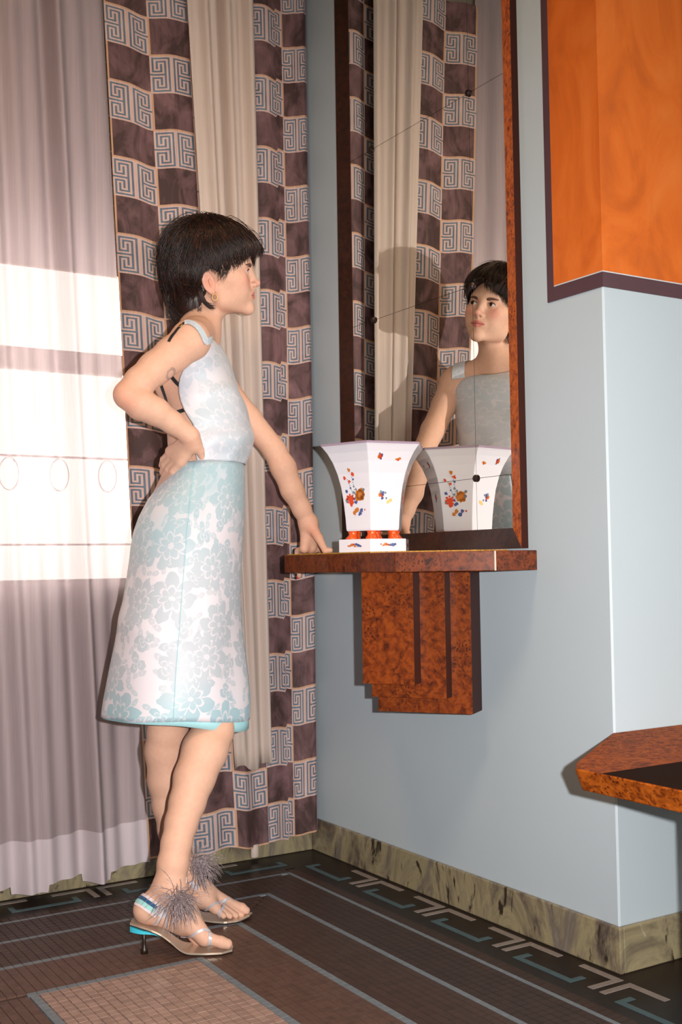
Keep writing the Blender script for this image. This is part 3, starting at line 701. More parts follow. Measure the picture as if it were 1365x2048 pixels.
cap(A(393,680,3.060), A(418,606,3.078), .048, .0455, 0.035)                                                           # neck
cap(A(418,686,3.055), A(424,626,3.050), .012, .010, 0.02)                                                             # neck muscle

BACK = [(torso, 'u', 0.02)]
cap(A(355,720,2.96), A(345,760,2.96), .05, .05, 0.05, L=BACK); cap(A(360,705,3.10), A(354,760,3.08), .05, .05, 0.05, L=BACK)

# ---- feet
cap(A(341,1768,2.594), A(293,1817,2.598), .030, .0245, 0.02); cap(A(341,1772,2.594), A(372,1828,2.600), .031, .0285, 0.02); cap(A(293,1822,2.598), A(365,1850,2.600), .022, .022, 0.03)
cap(A(372,1832,2.588), A(410,1876,2.578), .026, .0190, 0.02); cap(A(370,1840,2.610), A(398,1882,2.633), .021, .0150, 0.02)
for a, b, ra, rb in (((410,1876,2.576),(443,1884,2.576),.0150,.0120),((443,1885,2.576),(455,1888,2.578),.0135,.0118),((408,1882,2.593),(452,1892,2.600),.0090,.0080),((405,1884,2.606),(445,1894,2.614),.0085,.0075),
                     ((402,1886,2.620),(436,1895,2.628),.0080,.0072),((398,1888,2.634),(425,1896,2.641),.0078,.0070)): cap(A(*a), A(*b), ra, rb, 0.005)
cap(A(366,1740,2.856), A(338,1782,2.883), .029, .0235, 0.02); cap(A(368,1742,2.856), A(405,1782,2.848), .030, .0265, 0.02); cap(A(338,1788,2.883), A(405,1800,2.843), .020, .020, 0.03)
cap(A(405,1784,2.853), A(456,1806,2.858), .024, .0155, 0.02); cap(A(405,1792,2.836), A(432,1817,2.808), .021, .0145, 0.02)
for a, b, ra, rb in (((456,1806,2.854),(484,1815,2.846),.0130,.0110),((484,1815,2.846),(493,1821,2.843),.0110,.0095),((455,1812,2.842),(483,1829,2.832),.0088,.0080),((448,1815,2.830),(472,1831,2.818),.0085,.0078),
                     ((441,1818,2.818),(460,1832,2.806),.0082,.0076),((434,1820,2.806),(447,1832,2.796),.0080,.0074)): cap(A(*a), A(*b), ra, rb, 0.004)

# ---- hands
def handbase(w, kn_c, side, th_k, k=0.015):
    pass
# right hand flat on the back of the hip, fingers pointing back and down
R_in, R_pk = A(372,905,2.772), A(345,880,2.790)
cap(A(380,872,2.800), A(388,889,2.815), .022, .020, 0.012); cap(A(386,887,2.815), A(362,922,2.835), .0175, .0150, 0.012); cap(A(378,882,2.812), A(342,903,2.862), .0175, .0150, 0.012); cap(A(383,884,2.812), A(353,914,2.846), .0175, .0150, 0.012)
for a, b, c, r in (((362,923,2.832),(346,942,2.850),(336,957,2.880),.0095),((355,917,2.840),(337,938,2.866),(329,953,2.896),.0098),((348,910,2.850),(330,930,2.880),(325,944,2.908),.0095),((342,903,2.860),(327,919,2.888),(323,931,2.915),.0085)):
    cap(A(*a), A(*b), r+.001, r, 0.004); cap(A(*b), A(*c), r, r*.85, 0.003)
cap(A(388,887,2.810), A(400,901,2.822), .0130, .0105, 0.008); cap(A(400,901,2.822), A(405,917,2.836), .0105, .0085, 0.004)
# left hand: palm on the console, fingers hooked over the far cut edge, thumb towards us
TOPZ = SH+0.004
def Wp(x, y, z): return np.array([x, y, z])
lw = A(617,1046,3.262)
fx = [-.176, -.153, -.130, -.108]; ye = lambda x: -.19-max(0, -.127-x)*1.043
edge_n = nrmz([-.10, .20, 0]); tipz = [.884, .850, .872, .884]
for i, x in enumerate(fx):
    q = Wp(x+.004*i, ye(x)-.030-.004*i, .9285); cap(lw, q, .0215, .0135, 0.014)
    e0 = Wp(x, ye(x), .9225)+edge_n*0.004; e1 = Wp(x, ye(x), .890)+edge_n*0.0120; e2 = Wp(x, ye(x), tipz[i])+edge_n*0.0105
    cap(q, e0, .0105, .0092, 0.006); cap(e0, e1, .0092, .0084, 0.003); cap(e1, e2, .0084, .0072, 0.003)
cap(lw, Wp(-.150, -.262, .934), .021, .019, 0.014)
tb0 = np.append(A(651,1098,3.205)[:2], TOPZ+.0095)
cap(A(622,1050,3.252), A(638,1076,3.225), .0170, .0125, 0.012); cap(A(638,1076,3.225), tb0, .0125, .0092, 0.004); cap(tb0, tb0+r_h*0.014-d_h*0.004, .0090, .0076, 0.003)

# ---- head: local axes x forward, y to her left, z up
def rotm(a): return math.cos(math.radians(a)), math.sin(math.radians(a))
c4, s4 = rotm(5); F0 = c4*r_h+s4*d_h; L0 = np.cross(Z3, F0); cp, sp = rotm(2); F1 = cp*F0+sp*Z3; U1 = -sp*F0+cp*Z3; ca, sa = rotm(13)
HU = ca*U1-sa*L0; HL = ca*L0+sa*U1; HF = F1; HR = np.stack([HF, HL, HU], 1); HO = A(434, 557, 3.065)
def H(x, y, z): return HO+HF*x+HL*y+HU*z
def toH(P): return (np.asarray(P)-HO) @ HR
def hell(c, r, k=0.02, op='u', rot=None): ell(H(*c), r, HR if rot is None else HR @ rot, k, op)
def hcap(a, b, ra, rb, k=0.02, op='u'): cap(H(*a), H(*b), ra, rb, k, op)
def ry(a): c, s = rotm(a); return np.array([[c,0,s],[0,1,0],[-s,0,c]])
def rz(a): c, s = rotm(a); return np.array([[c,-s,0],[s,c,0],[0,0,1]])
hell((-.012,0,.046), (.092,.072,.080), 0.03); hell((.030,0,.050), (.060,.060,.056), 0.03); hell((.032,0,-.008), (.054,.057,.062), 0.03); hell((.036,0,-.048), (.050,.042,.044), 0.03)
for s in (-1, 1):
    hcap((.006,s*.049,-.030), (.014,s*.0445,-.058), .017, .014, 0.03); hcap((.014,s*.0445,-.058), (.077,s*.009,-.083), .014, .0120, 0.02); hell((.052,s*.035,-.032), (.026,.021,.026), 0.03); hcap((.058,s*.043,-.004), (.030,s*.056,.002), .017, .015, 0.025)
hell((.082,0,-.081), (.0150,.0160,.0155), 0.014)
for s in (-1, 1): hcap((.083,s*.010,.037), (.076,s*.040,.039), .0085, .007, 0.014)                      # brow ridge
for s in (-1, 1): hell((.0905,s*.0325,.0165), (.0125,.0175,.0115), 0.012, 's')                              # sockets
hcap((.0865,0,.026), (.1030,0,-.010), .0065, .0078, 0.016); hell((.1085,0,-.0155), (.0085,.0088,.0080), 0.008); hcap((.102,0,-.022), (.094,0,-.030), .0060, .005, 0.008)
for s in (-1, 1): hell((.0985,s*.0118,-.0195), (.0085,.0062,.0066), 0.006)
for s in (-1, 1): hell((.1015,s*.0062,-.0268), (.0042,.0028,.0030), 0.002, 's')
hell((.080,0,-.045), (.0175,.026,.020), 0.012)                                                           # muzzle under the lips
for s in (-1, 1):
    hcap((.0962,s*.0035,-.0415), (.0855,s*.0215,-.0468), .0046, .0018, 0.003); hcap((.0945,0,-.0530), (.0850,s*.0205,-.0478), .0056, .0018, 0.003)
    hcap((.1000,s*.0005,-.0470), (.0860,s*.0235,-.0476), .0009, .0009, 0.0016, 's')
    hell((.0740,s*.0315,.0165), (.0140,.0142,.0140), 0.004)                                                # lids
    hell((.0875,s*.0320,.0160), (.0095,.0122,.0050), 0.0012, 's', rz(s*14))
    er = rz(s*-18) @ ry(-14); hell((-.022,s*.0740,-.010), (.0175,.0065,.0300), 0.006, 'u', er); hell((-.021,s*.0795,-.008), (.0105,.0050,.0195), 0.004, 's', er); hell((-.017,s*.0775,-.012), (.0040,.0032,.0120), 0.003, 'u', er); hell((-.014,s*.070,-.036), (.0075,.0055,.0075), 0.006)
    
BV, BQ = surface_nets(PR, (-1.02, -0.82, -0.002), (-0.06, -0.08, 1.80), 0.0026)
person = thing('person', 'woman in a pale blue brocade dress leaning on the console facing the mirror', 'person', tuple(np.append(A(390, 1870, 2.75)[:2], 0.0)))
PL = np.array(person.location)
def pobj(name, me, mats, parent=None, **kw):             # mesh given in room coordinates, child of the woman (or of one of her parts)
    o = new_obj(name, me, mats, None, **kw); o.parent = parent or person
    if parent is None: o.location = Vector(-PL)
    return o
# skin tone per vertex
hv = toH(BV); col = np.tile(np.array(lin((207/255, 164/255, 141/255))), (len(BV), 1))
def blend(mask, c, amt=1.0):
    global col
    m = np.clip(mask, 0, 1)[:, None]*amt; col = col*(1-m)+np.array(lin(tuple(x/255 for x in c)))*m
inh = np.linalg.norm(hv, axis=1) < 0.2
ay = np.abs(hv[:, 1])
blend(np.exp(-((ay-.044)/.016)**2-((hv[:, 2]+.010)/.018)**2)*inh*(hv[:, 0] > .02), (214, 124, 114), 0.5)
blend(np.exp(-(hv[:, 1]/.014)**2-((hv[:, 2]+.016)/.012)**2)*inh*(hv[:, 0] > .09), (218, 140, 125), 0.5)
yy = np.clip(ay/.0235, 0, 1); zu = -.0368-.0075*yy**1.6-.0014*np.exp(-(hv[:, 1]/.004)**2); zl = -.0590+.0105*yy**2
lip = np.clip((zu-hv[:, 2])/.0012, 0, 1)*np.clip((hv[:, 2]-zl)/.0012, 0, 1)*(ay < .0238)*(hv[:, 0] > .075)*inh; blend(lip, (198, 112, 104), 0.9)
blend(((np.abs(hv[:, 2]+.0474+.0004*yy) < .0011) & (ay < .023) & (hv[:, 0] > .08) & inh).astype(float), (120, 50, 46), 0.8)
blend(np.exp(-((ay-.0315)/.018)**2-((hv[:, 2]-.020)/.010)**2)*inh*(hv[:, 0] > .06), (196, 136, 112), 0.5)
blend(np.exp(-np.linalg.norm((hv-np.array([-.022, -.074, -.012]))/np.array([.022, .012, .034]), axis=1)**2), (216, 140, 122), 0.6)
for c_, r_ in ((A(256,795,2.72), .035), (A(293,1825,2.65), .03), (A(447,1888,2.64), .02), (A(625,1060,3.21), .03), (A(365,1700,2.66), .0), (A(380,905,2.76), .03)):
    if r_: blend(np.exp(-np.linalg.norm(BV-c_, axis=1)**2/r_**2), (214, 134, 110), 0.45)
pp = proj(BV); dz = (BV-CAM) @ _d
ca_, sa_ = rotm(-25); ex, ey = pp[:, 0]-342, pp[:, 1]-748; e1, e2 = ex*ca_-ey*sa_, ex*sa_+ey*ca_; rr_ = np.hypot(e1/6.5, e2/11)
blend(((np.abs(rr_-1) < 0.28) & (dz < 2.84) & (np.abs(ey) < 14)).astype(float), (120, 104, 104), 0.55)
ski = NT('skin'); at_ = ski.n('ShaderNodeVertexColor'); at_.layer_name = 'tone'; nsk = ski.noise(ski.co(), 90, 3); ski.color(ski.mix(0.10, at_.outputs[0], nsk.outputs[0], 'OVERLAY'))
ski.b.inputs['Specular IOR Level'].default_value = 0.3; ski.set(Roughness=0.6); ski.b.inputs['Subsurface Weight'].default_value = 0.12; ski.b.inputs['Subsurface Radius'].default_value = (0.010, 0.004, 0.002); ski.b.inputs['Subsurface Scale'].default_value = 0.6
bme = mesh_np('body', BV, BQ); ca2 = bme.color_attributes.new('tone', 'FLOAT_COLOR', 'POINT'); ca2.data.foreach_set('color', np.concatenate([col, np.ones((len(col), 1))], 1).astype(np.float32).ravel())
body = pobj('body', bme, ski.m, smooth=True)
def bpart(name, mb, mats, parent=None, **kw): return pobj(name, mb.mesh(name), mats, parent or body, smooth=True, **kw)

# eyes, lashes, brows
em = NT('eyeball'); ve = em.n('ShaderNodeVertexColor'); ve.layer_name = 'tone'; em.color(ve.outputs[0]); em.set(Roughness=0.08)
M_HAIR = NT('dark_brown_hair'); M_HAIR.b.inputs['Base Color'].default_value = rgb(44, 24, 18); M_HAIR.set(Roughness=0.42); M_HAIR.b.inputs['Specular IOR Level'].default_value = 0.35; M_HAIR = M_HAIR.m
M_BROW = plain('brow_hair', rgb(92, 60, 48), 0.7)
for s in (-1, 1):
    g_ = nrmz(HF*0.92+HL*0.40+HU*0.06); ax1 = nrmz(np.cross(HU, g_)); ax2 = np.cross(g_, ax1); cen = H(.0742, s*.0315, .0165); R = []; cols = []
    angs = [1, 10, 17, 19, 33, 36, 50, 70, 90, 120, 150, 178]
    for a in angs:
        a_ = math.radians(a); R.append([cen+0.0127*(g_*math.cos(a_)+(ax1*math.cos(b)+ax2*math.sin(b))*math.sin(a_)) for b in np.arange(16)*PI/8])
        cols += [(rgb(16, 10, 8) if a < 18 else rgb(60, 38, 24) if a < 35 else rgb(196, 188, 186))]*16
    mb = MB().rings(R); me = mb.mesh('eye'); c_ = me.color_attributes.new('tone', 'FLOAT_COLOR', 'POINT'); c_.data.foreach_set('color', np.array(cols, np.float32).ravel()); pobj('eye', me, em.m, body, smooth=True)
    pts = []; 
    for t in np.linspace(-1, 1, 13): pts.append(H(.0875, s*.0320+t*.0125, .0165+.0052*(1-t*t)-.0012*t*s))
    pts = onto(pts, 0.0004); bpart('eyelashes', MB().tube(pts, np.linspace(.0009, .0009, 13)+0.0006*(1-np.linspace(-1, 1, 13)**2), 6), M_HAIR)
    pts = onto([H(.088-.010*t*t, s*(.012+.037*t), .0322+.0042*math.sin(t*PI*0.8)-.0015*t) for t in np.linspace(0, 1, 12)], 0.0003); nn = grad(pts)
    mb = MB(); mb.ribbon(pts, nn, np.interp(np.linspace(0, 1, 12), [0, .15, .5, 1], [.006, .0100, .0085, .002]), 0.0007); bpart('eyebrow', mb, M_BROW)
er_ = H(-.007, -.0830, -.050); a = np.linspace(0, 2*PI, 20); M_GOLD = plain('gold', rgb(206, 156, 84), 0.3, 0.4)
bpart('earring', MB().tube([er_+HF*0.0070*math.cos(t)+HU*0.0085*math.sin(t) for t in a], 0.0011, 6, cap=False), M_GOLD)

# ---- hair: a dense cap and individual strands laid over it
HP = []
def hs(c, r, k=0.03, rot=None): ell(H(*c), r, HR if rot is None else HR @ rot, k, 'u', HP)
hs((-.028,0,.058), (.124,.092,.108)); hs((.052,0,.080), (.074,.072,.052), 0.03, ry(22)); hs((-.082,0,-.040), (.060,.062,.085), 0.04, ry(-10)); hs((-.066,0,-.098), (.038,.052,.066), 0.03)
hs((-.055,0,.010), (.085,.088,.06), 0.03); hs((-.052,0,-.075), (.026,.060,.055), 0.02)
def hair_low(h):                                         # lower limit of the hair, by position around the head
    x, y = h[:, 0], h[:, 1]; ay = np.abs(y)
    side = np.interp(x, [-.2,-.09,-.06,-.040,-.031,-.027,.012,.046,.075,.10,.14], [-.13,-.155,-.160,-.140,-.105,-.004,-.006,.018,.032,.052,.064])
    front = .090-.85*np.minimum(np.abs(y-.004), .042)-.9*np.clip(y-.046, 0, .022)
    w = np.clip((x-.055)/.03, 0, 1)*np.clip((.070-ay)/.02, 0, 1)
    return side*(1-w)+front*w
def hcut(p):
    h = toH(p); ear = (1-((h[:, 0]+.018)/.026)**2-((h[:, 2]+.012)/.037)**2)*.012
    return np.maximum((hair_low(h)-h[:, 2])*0.8, np.where(np.abs(h[:, 1]) > .045, ear, -1.0))
HC = HP+[(lambda p: np.full(len(p), -0.013)*0+(sdf(p, HP)+0.013), 'u', 0)]
capL = [(lambda p: np.maximum(smax(sdf(p, HP)+0.012, hcut(p), 0.006), -0.0), 'u', 0)]
capL = [(lambda p: smax(sdf(p, HP)+0.012, hcut(p), 0.006), 'u', 0)]
lo, hi = HO-0.24, HO+0.24
CV, CQ = surface_nets(capL, lo, hi, 0.0042)
hair = pobj('hair', mesh_np('hair', CV, CQ), M_HAIR, smooth=True)
def strands(start, dirf, n_steps, step, iso, spread=0.0):
    n = len(start); P = start.copy(); T = [P.copy()]; alive = np.ones(n, bool); stop = np.full(n, n_steps)
    for i in range(n_steps):
        g = grad(P, HP, 0.003); v = dirf(P, i/n_steps); v = v-g*(np.sum(v*g, 1))[:, None]; v /= np.linalg.norm(v, axis=1)[:, None]+1e-9
        Pn = P+v*step[:, None]; d = sdf(Pn, HP); Pn = Pn-g*(d-iso(i/n_steps))[:, None]*0.8
        dead = (hcut(Pn) > 0.004) & alive; stop[dead] = np.minimum(stop[dead], i+1); alive &= ~dead
        P = Pn; T.append(P.copy())
    return np.stack(T, 1), stop
def strand_mesh(T, stop, r0, K=9, fr=None):
    n = len(T); fr = np.ones(n) if fr is None else fr; u = np.linspace(0, 1, K)[None]*np.maximum(stop*fr, 1)[:, None]; i0 = np.minimum(u.astype(int), T.shape[1]-2); w = (u-i0)[..., None]
    ar = np.arange(n)[:, None]; X = T[ar, i0]*(1-w)+T[ar, i0+1]*w
    t = np.gradient(X, axis=1); t /= np.linalg.norm(t, axis=2)[..., None]+1e-9; ref = np.array([.31, .52, .79]); b = np.cross(t, ref); b /= np.linalg.norm(b, axis=2)[..., None]+1e-9; c = np.cross(t, b)
    rad = (r0[:, None]*np.interp(np.linspace(0, 1, K), [0, .3, .7, 1], [.7, 1, .85, .12])[None])[..., None]
    V = np.stack([X+rad*(b*math.cos(a)+c*math.sin(a)) for a in (0, 2*PI/3, 4*PI/3)], 2)
    base = (np.arange(n)*K*3)[:, None, None]; k = np.arange(K-1)[None, :, None]*3; j = np.arange(3)[None, None]
    q = np.stack([base+k+j, base+k+(j+1) % 3, base+k+3+(j+1) % 3, base+k+3+j], -1).reshape(-1, 4); return V.reshape(-1, 3), q
NS = 5200
th = rng.uniform(0, 2*PI, NS); ph = np.abs(rng.normal(0, 0.75, NS)); crown = np.array([-.035, 0, .0])
dirs = np.stack([np.sin(ph)*np.cos(th), np.sin(ph)*np.sin(th), np.cos(ph)], 1); dirs[:, 2] = np.maximum(dirs[:, 2], -.35)
st = H(0, 0, 0)+((np.array([-.03, 0, .055])+dirs*0.115) @ HR.T); st = onto(st, 0.0, HP, 4)
lay = rng.uniform(-.013, .005, NS)+(rng.random(NS) < 0.12)*rng.uniform(0, .010, NS); ok = hcut(st) < -0.004; st, lay = st[ok], lay[ok]; n = len(st); wv = rng.normal(0, 1, (n, 3)); ph0 = rng.uniform(0, 6.28, n)
def flow(P, t):
    h = toH(P); v = np.zeros_like(h); fr = np.clip((h[:, 0]+.02)/.08, 0, 1)
    v[:, 0] = (h[:, 0]+.035)*6; v[:, 1] = h[:, 1]*6; v[:, 2] = -1.0
    v[:, 0] += 0.55*fr*(h[:, 2] > .07); v[:, 0] -= 0.25*np.clip((-h[:, 2]+.03)/.08, 0, 1)*(h[:, 0] < 0)
    v[:, 1] += 0.35*np.sign(h[:, 1]+.004)*fr
    v += wv*0.24+0.20*np.sin(t*7+ph0)[:, None]*wv[:, ::-1]
    return v @ HR.T
T, stop = strands(st, flow, 22, rng.uniform(.007, .0095, n), lambda t: lay+0.006*max(0, t-0.6)*2)
V1, Q1 = strand_mesh(T, stop, rng.uniform(.0006, .0012, n), fr=rng.uniform(.8, 1.0, n))
M_STR = NT('dark_brown_strands'); nn_ = M_STR.noise(M_STR.co(), 60, 2); M_STR.color(M_STR.ramp(nn_.outputs[0], [(0.35, rgb(22, 13, 10)), (0.6, rgb(44, 23, 16)), (0.78, rgb(76, 38, 24))])); M_STR.set(Roughness=0.38); M_STR = M_STR.m
pobj('hair_strands', mesh_np('hair_strands', V1, Q1), M_STR, hair, smooth=True, kind='stuff')
# loose locks: under the ear, at the nape, fringe wisps
LK = []
def lock(p0, p1, p2, n, sp, r=.0009):
    for _ in range(n):
        j = rng.normal(0, sp, 3); k_ = rng.normal(0, sp*1.3, 3); t = np.linspace(0, 1, 9)[:, None]
        a_, b_, c_ = np.array(p0)+j*0.8, np.array(p1)+j, np.array(p2)+k_; LK.append(((1-t)**2*a_+2*t*(1-t)*b_+t*t*c_))
lock((-.046,-.066,-.030), (-.042,-.068,-.070), (-.010,-.066,-.076), 60, .0035); lock((-.046,.066,-.030), (-.042,.068,-.070), (-.014,.066,-.078), 50, .0035)
lock((-.09,-.02,-.09), (-.085,-.025,-.13), (-.060,-.03,-.158), 60, .008); lock((-.08,.02,-.09), (-.08,.03,-.13), (-.055,.03,-.155), 60, .008)
lock((-.135,-.02,0), (-.135,-.03,-.07), (-.105,-.03,-.125), 60, .010); lock((-.05,-.055,-.08), (-.05,-.055,-.12), (-.045,-.05,-.145), 50, .006)
for s in (-1, 1):
    if s > 0: lock((.085,.03,.088), (.112,.045,.062), (.094,.060,.026), 40, .004)
    lock((.036,s*.066,.045), (.030,s*.072,.018), (.016,s*.071,-.006), 40, .004); lock((.105,s*.012,.090), (.132,s*.022,.078), (.118,s*.034,.060), 40, .004)
lock((.10,-.01,.09), (.128,-.012,.076), (.112,-.018,.052), 12, .003); lock((.10,.012,.09), (.128,.014,.078), (.114,.020,.056), 10, .003)
LT = np.array(LK); LT = HO+LT @ HR.T
V2, Q2 = strand_mesh(LT, np.full(len(LT), 8), rng.uniform(.0006, .0011, len(LT)))
pobj('loose_locks', mesh_np('loose_locks', V2, Q2), M_STR, hair, smooth=True, kind='stuff')

# ---- dress
def brocade(name, white, faint, teal, skirt):
    """woven flowers and leaves: lobed shapes laid out in the cloth's own UV (metres)"""
    t = NT(name); uv = t.n('ShaderNodeUVMap'); uv.uv_map = 'cloth'
    def math_(op, a, b=None, c=None):
        nd = t.n('ShaderNodeMath', operation=op)
        for i, v in enumerate((a, b, c)):
            if v is None: continue
            if isinstance(v, (int, float)): nd.inputs[i].default_value = v
            else: t.l(v, nd.inputs[i])
        return nd.outputs[0]
    w = t.noise(uv.outputs[0], 11, 3, 0.55); wa = t.n('ShaderNodeVectorMath', operation='MULTIPLY_ADD'); t.l(w.outputs['Color'], wa.inputs[0]); wa.inputs[1].default_value = (0.035, 0.035, 0); t.l(uv.outputs[0], wa.inputs[2])
    def lobes(scale, n, r0, r1, phase, rnd, elong=1.0):
        vo = t.n('ShaderNodeTexVoronoi'); vo.voronoi_dimensions = '2D'; vo.inputs['Scale'].default_value = scale; vo.inputs['Randomness'].default_value = rnd; t.l(wa.outputs[0], vo.inputs['Vector'])
        df = t.n('ShaderNodeVectorMath', operation='SUBTRACT'); t.l(wa.outputs[0], df.inputs[0]); t.l(vo.outputs['Position'], df.inputs[1])
        rt = t.n('ShaderNodeVectorRotate', rotation_type='Z_AXIS'); t.l(df.outputs[0], rt.inputs['Vector']); cs = t.n('ShaderNodeSeparateXYZ'); t.l(vo.outputs['Color'], cs.inputs[0]); t.l(math_('MULTIPLY', cs.outputs[0], 6.28), rt.inputs['Angle'])
        sx = t.n('ShaderNodeSeparateXYZ'); t.l(rt.outputs[0], sx.inputs[0]); X = math_('MULTIPLY', sx.outputs[0], scale); Y = math_('MULTIPLY', sx.outputs[1], scale*elong)
        r = math_('SQRT', math_('ADD', math_('MULTIPLY', X, X), math_('MULTIPLY', Y, Y))); th = math_('ARCTAN2', Y, X)
        lob = math_('ABSOLUTE', math_('COSINE', math_('MULTIPLY_ADD', th, n/2, phase))); R = math_('MULTIPLY_ADD', lob, r1-r0, r0)
        n3 = t.noise(wa.outputs[0], scale*7, 1); R = math_('MULTIPLY_ADD', n3.outputs[0], 0.12, R)
        m = math_('LESS_THAN', r, R); q = math_('DIVIDE', r, R)
        vein = math_('MULTIPLY', math_('LESS_THAN', math_('ABSOLUTE', math_('SINE', math_('MULTIPLY_ADD', th, n/2, phase+1.57))), 0.14), math_('GREATER_THAN', q, 0.25))
        vein = math_('MAXIMUM', vein, math_('LESS_THAN', math_('ABSOLUTE', math_('SUBTRACT', q, 0.52)), 0.05)); vein = math_('MAXIMUM', vein, math_('LESS_THAN', q, 0.13))
        return m, math_('MULTIPLY', m, math_('SUBTRACT', 1.0, math_('MULTIPLY', vein, 0.75)))
    m1, f1 = lobes(8.0, 7, 0.24, 0.42, 0.3, 0.8); m2, f2 = lobes(16, 3, 0.08, 0.42, 0.0, 0.95, 1.35); m3, f3 = lobes(25, 2, 0.05, 0.44, 0.0, 1.0, 1.7)
    f = math_('MAXIMUM', f1, math_('MULTIPLY', f2, math_('SUBTRACT', 1.0, m1))); f = math_('MAXIMUM', f, math_('MULTIPLY', math_('MULTIPLY', f3, 0.7), math_('SUBTRACT', 1.0, math_('MAXIMUM', m1, m2))))
    big = t.noise(uv.outputs[0], 5.0, 2); sep = t.n('ShaderNodeSeparateXYZ'); t.l(uv.outputs[0], sep.inputs[0])
    if skirt:                                            # v = height: teal-dyed border at the hem, blue cast at the waist
        zr = t.ramp(sep.outputs[1], [(0.44, (0.95,)*3), (0.54, (0.85,)*3), (0.62, (0.10,)*3), (0.85, (0.12,)*3), (0.97, (0.45,)*3)])
        bl = t.mix(zr, faint, teal); base = t.mix(f, white, bl)
        topm = t.ramp(sep.outputs[1], [(0.86, (0, 0, 0)), (1.0, (1, 1, 1))]); tn = t.mix(1.0, topm, t.ramp(big.outputs[0], [(0.40, (0, 0, 0)), (0.62, (0.65,)*3)]), 'MULTIPLY'); base = t.mix(tn, base, teal)
    else:
        base = t.mix(math_('MULTIPLY', f, 0.8), white, t.mix(t.ramp(big.outputs[0], [(0.4, (0, 0, 0)), (0.65, (1, 1, 1))]), faint, teal))
    t.color(base); t.set(Roughness=0.45); t.b.inputs['Sheen Weight'].default_value = 0.1; t.bump(f, 0.12, 0.0006); t.b.inputs['Specular IOR Level'].default_value = 0.4; return t.m
def set_uv(me, U):                                       # U: per-vertex (u, v) in metres
    lay = me.uv_layers.new(name='cloth'); li = np.zeros(len(me.loops), np.int32); me.loops.foreach_get('vertex_index', li); lay.data.foreach_set('uv', np.asarray(U, np.float32)[li].ravel())
M_SK = brocade('brocade_skirt', rgb(206, 201, 208), rgb(176, 180, 188), rgb(146, 178, 188), True); M_BO = brocade('brocade_bodice', rgb(202, 202, 210), rgb(186, 190, 200), rgb(168, 186, 196), False)
M_AQUA = plain('aqua_satin', rgb(158, 206, 212), 0.4); M_BLK = plain('black_elastic', rgb(22, 18, 20), 0.6)
SKT = np.array([(931,348,490,.142,2.970),(945,341,490,.146,2.967),(966,326,490,.154,2.962),(1000,299,490,.165,2.950),(1035,281,489,.173,2.938),(1060,273,487,.177,2.932),(1100,266,484,.180,2.922),(1150,258,482,.182,2.910),(1200,249,481,.184,2.898),
                (1266,235,483,.186,2.882),(1329,222,490,.186,2.866),(1391,211,497,.184,2.852),(1424,206,496,.182,2.845)], float)
def skirt_pt(py, th, grow=0.0):
    l, r, b, D = [np.interp(py, SKT[:, 0], SKT[:, i]) for i in (1, 2, 3, 4)]; a = (r-l)/2*D/F_PX+grow; b = b+grow; c = A((l+r)/2, py, D)
    w = max(0, (py-1040)/380); f = 0.0045*w*math.sin(3*th+0.7)+0.003*w*math.sin(7*th+2)+0.0020*math.sin(5*th+py*0.02)*w
    # diagonal drag lines across the thigh, as the stiff cloth pulls
    f += 0.0035*math.exp(-((py-1300-70*math.sin(th*1.0+1.2))/22)**2)*max(0, -math.sin(th+0.9)) + 0.003*math.exp(-((py-1150-90*math.sin(th+0.6))/26)**2)*max(0, -math.sin(th+0.7))
    ct, st_ = math.cos(th), math.sin(th); e = 2/2.25; p = c+r_h*(a+f)*abs(ct)**e*(1 if ct >= 0 else -1)+d_h*(b+f)*abs(st_)**e*(1 if st_ >= 0 else -1)
    p[2] -= 0.020*w*max(0, ct)**2*max(0, (py-1300)/124) ; return p
pys = np.concatenate([np.linspace(931, 1060, 16), np.linspace(1070, 1424, 40)]); ths = np.arange(180)*2*PI/180
V = np.array([[skirt_pt(py, th) for th in ths] for py in pys])
# the waist edge drops towards the back
for i in range(16): 
    pass
V = np.concatenate([V, V[:, :1]], 1); me = mesh_np('dress_skirt', V.reshape(-1, 3), grid_faces(len(pys), 181)); set_uv(me, np.stack([np.tile(np.arange(181)*2*PI/180*0.165, len(pys)), V.reshape(-1, 3)[:, 2]], 1)); sk = pobj('dress_skirt', me, M_SK, smooth=True); so = sk.modifiers.new('thickness', 'SOLIDIFY'); so.thickness = 0.003; so.offset = 1
V = np.array([[skirt_pt(py, th, -0.005)-Z3*(0.004+0.020*max(0, math.cos(th+0.35))**1.5)*(py-1380)/44 for th in ths] for py in np.linspace(1380, 1424, 6)])
o = pobj('hem_lining', mesh_np('hem_lining', V.reshape(-1, 3), grid_faces(6, 180, True)), M_AQUA, sk, smooth=True); so = o.modifiers.new('thickness', 'SOLIDIFY'); so.thickness = 0.0015
spx = [(405,936),(399,1000),(394,1060),(387,1150),(380,1250),(373,1340),(369,1424)]
def skirt_at(px, py):
    l, r = np.interp(py, SKT[:, 0], SKT[:, 1]), np.interp(py, SKT[:, 0], SKT[:, 2]); u = np.clip((px-(l+r)/2)/((r-l)/2), -1, 1); e = 2.25/2; return -math.acos(math.copysign(abs(u)**e, u))
sp_ = np.linspace(936, 1424, 50); V = [skirt_pt(py, skirt_at(np.interp(py, [q[1] for q in spx], [q[0] for q in spx]), py), 0.0032) for py in sp_]
pobj('side_seam', MB().tube(V, 0.0009, 5).mesh('side_seam'), M_AQUA, sk, smooth=True)

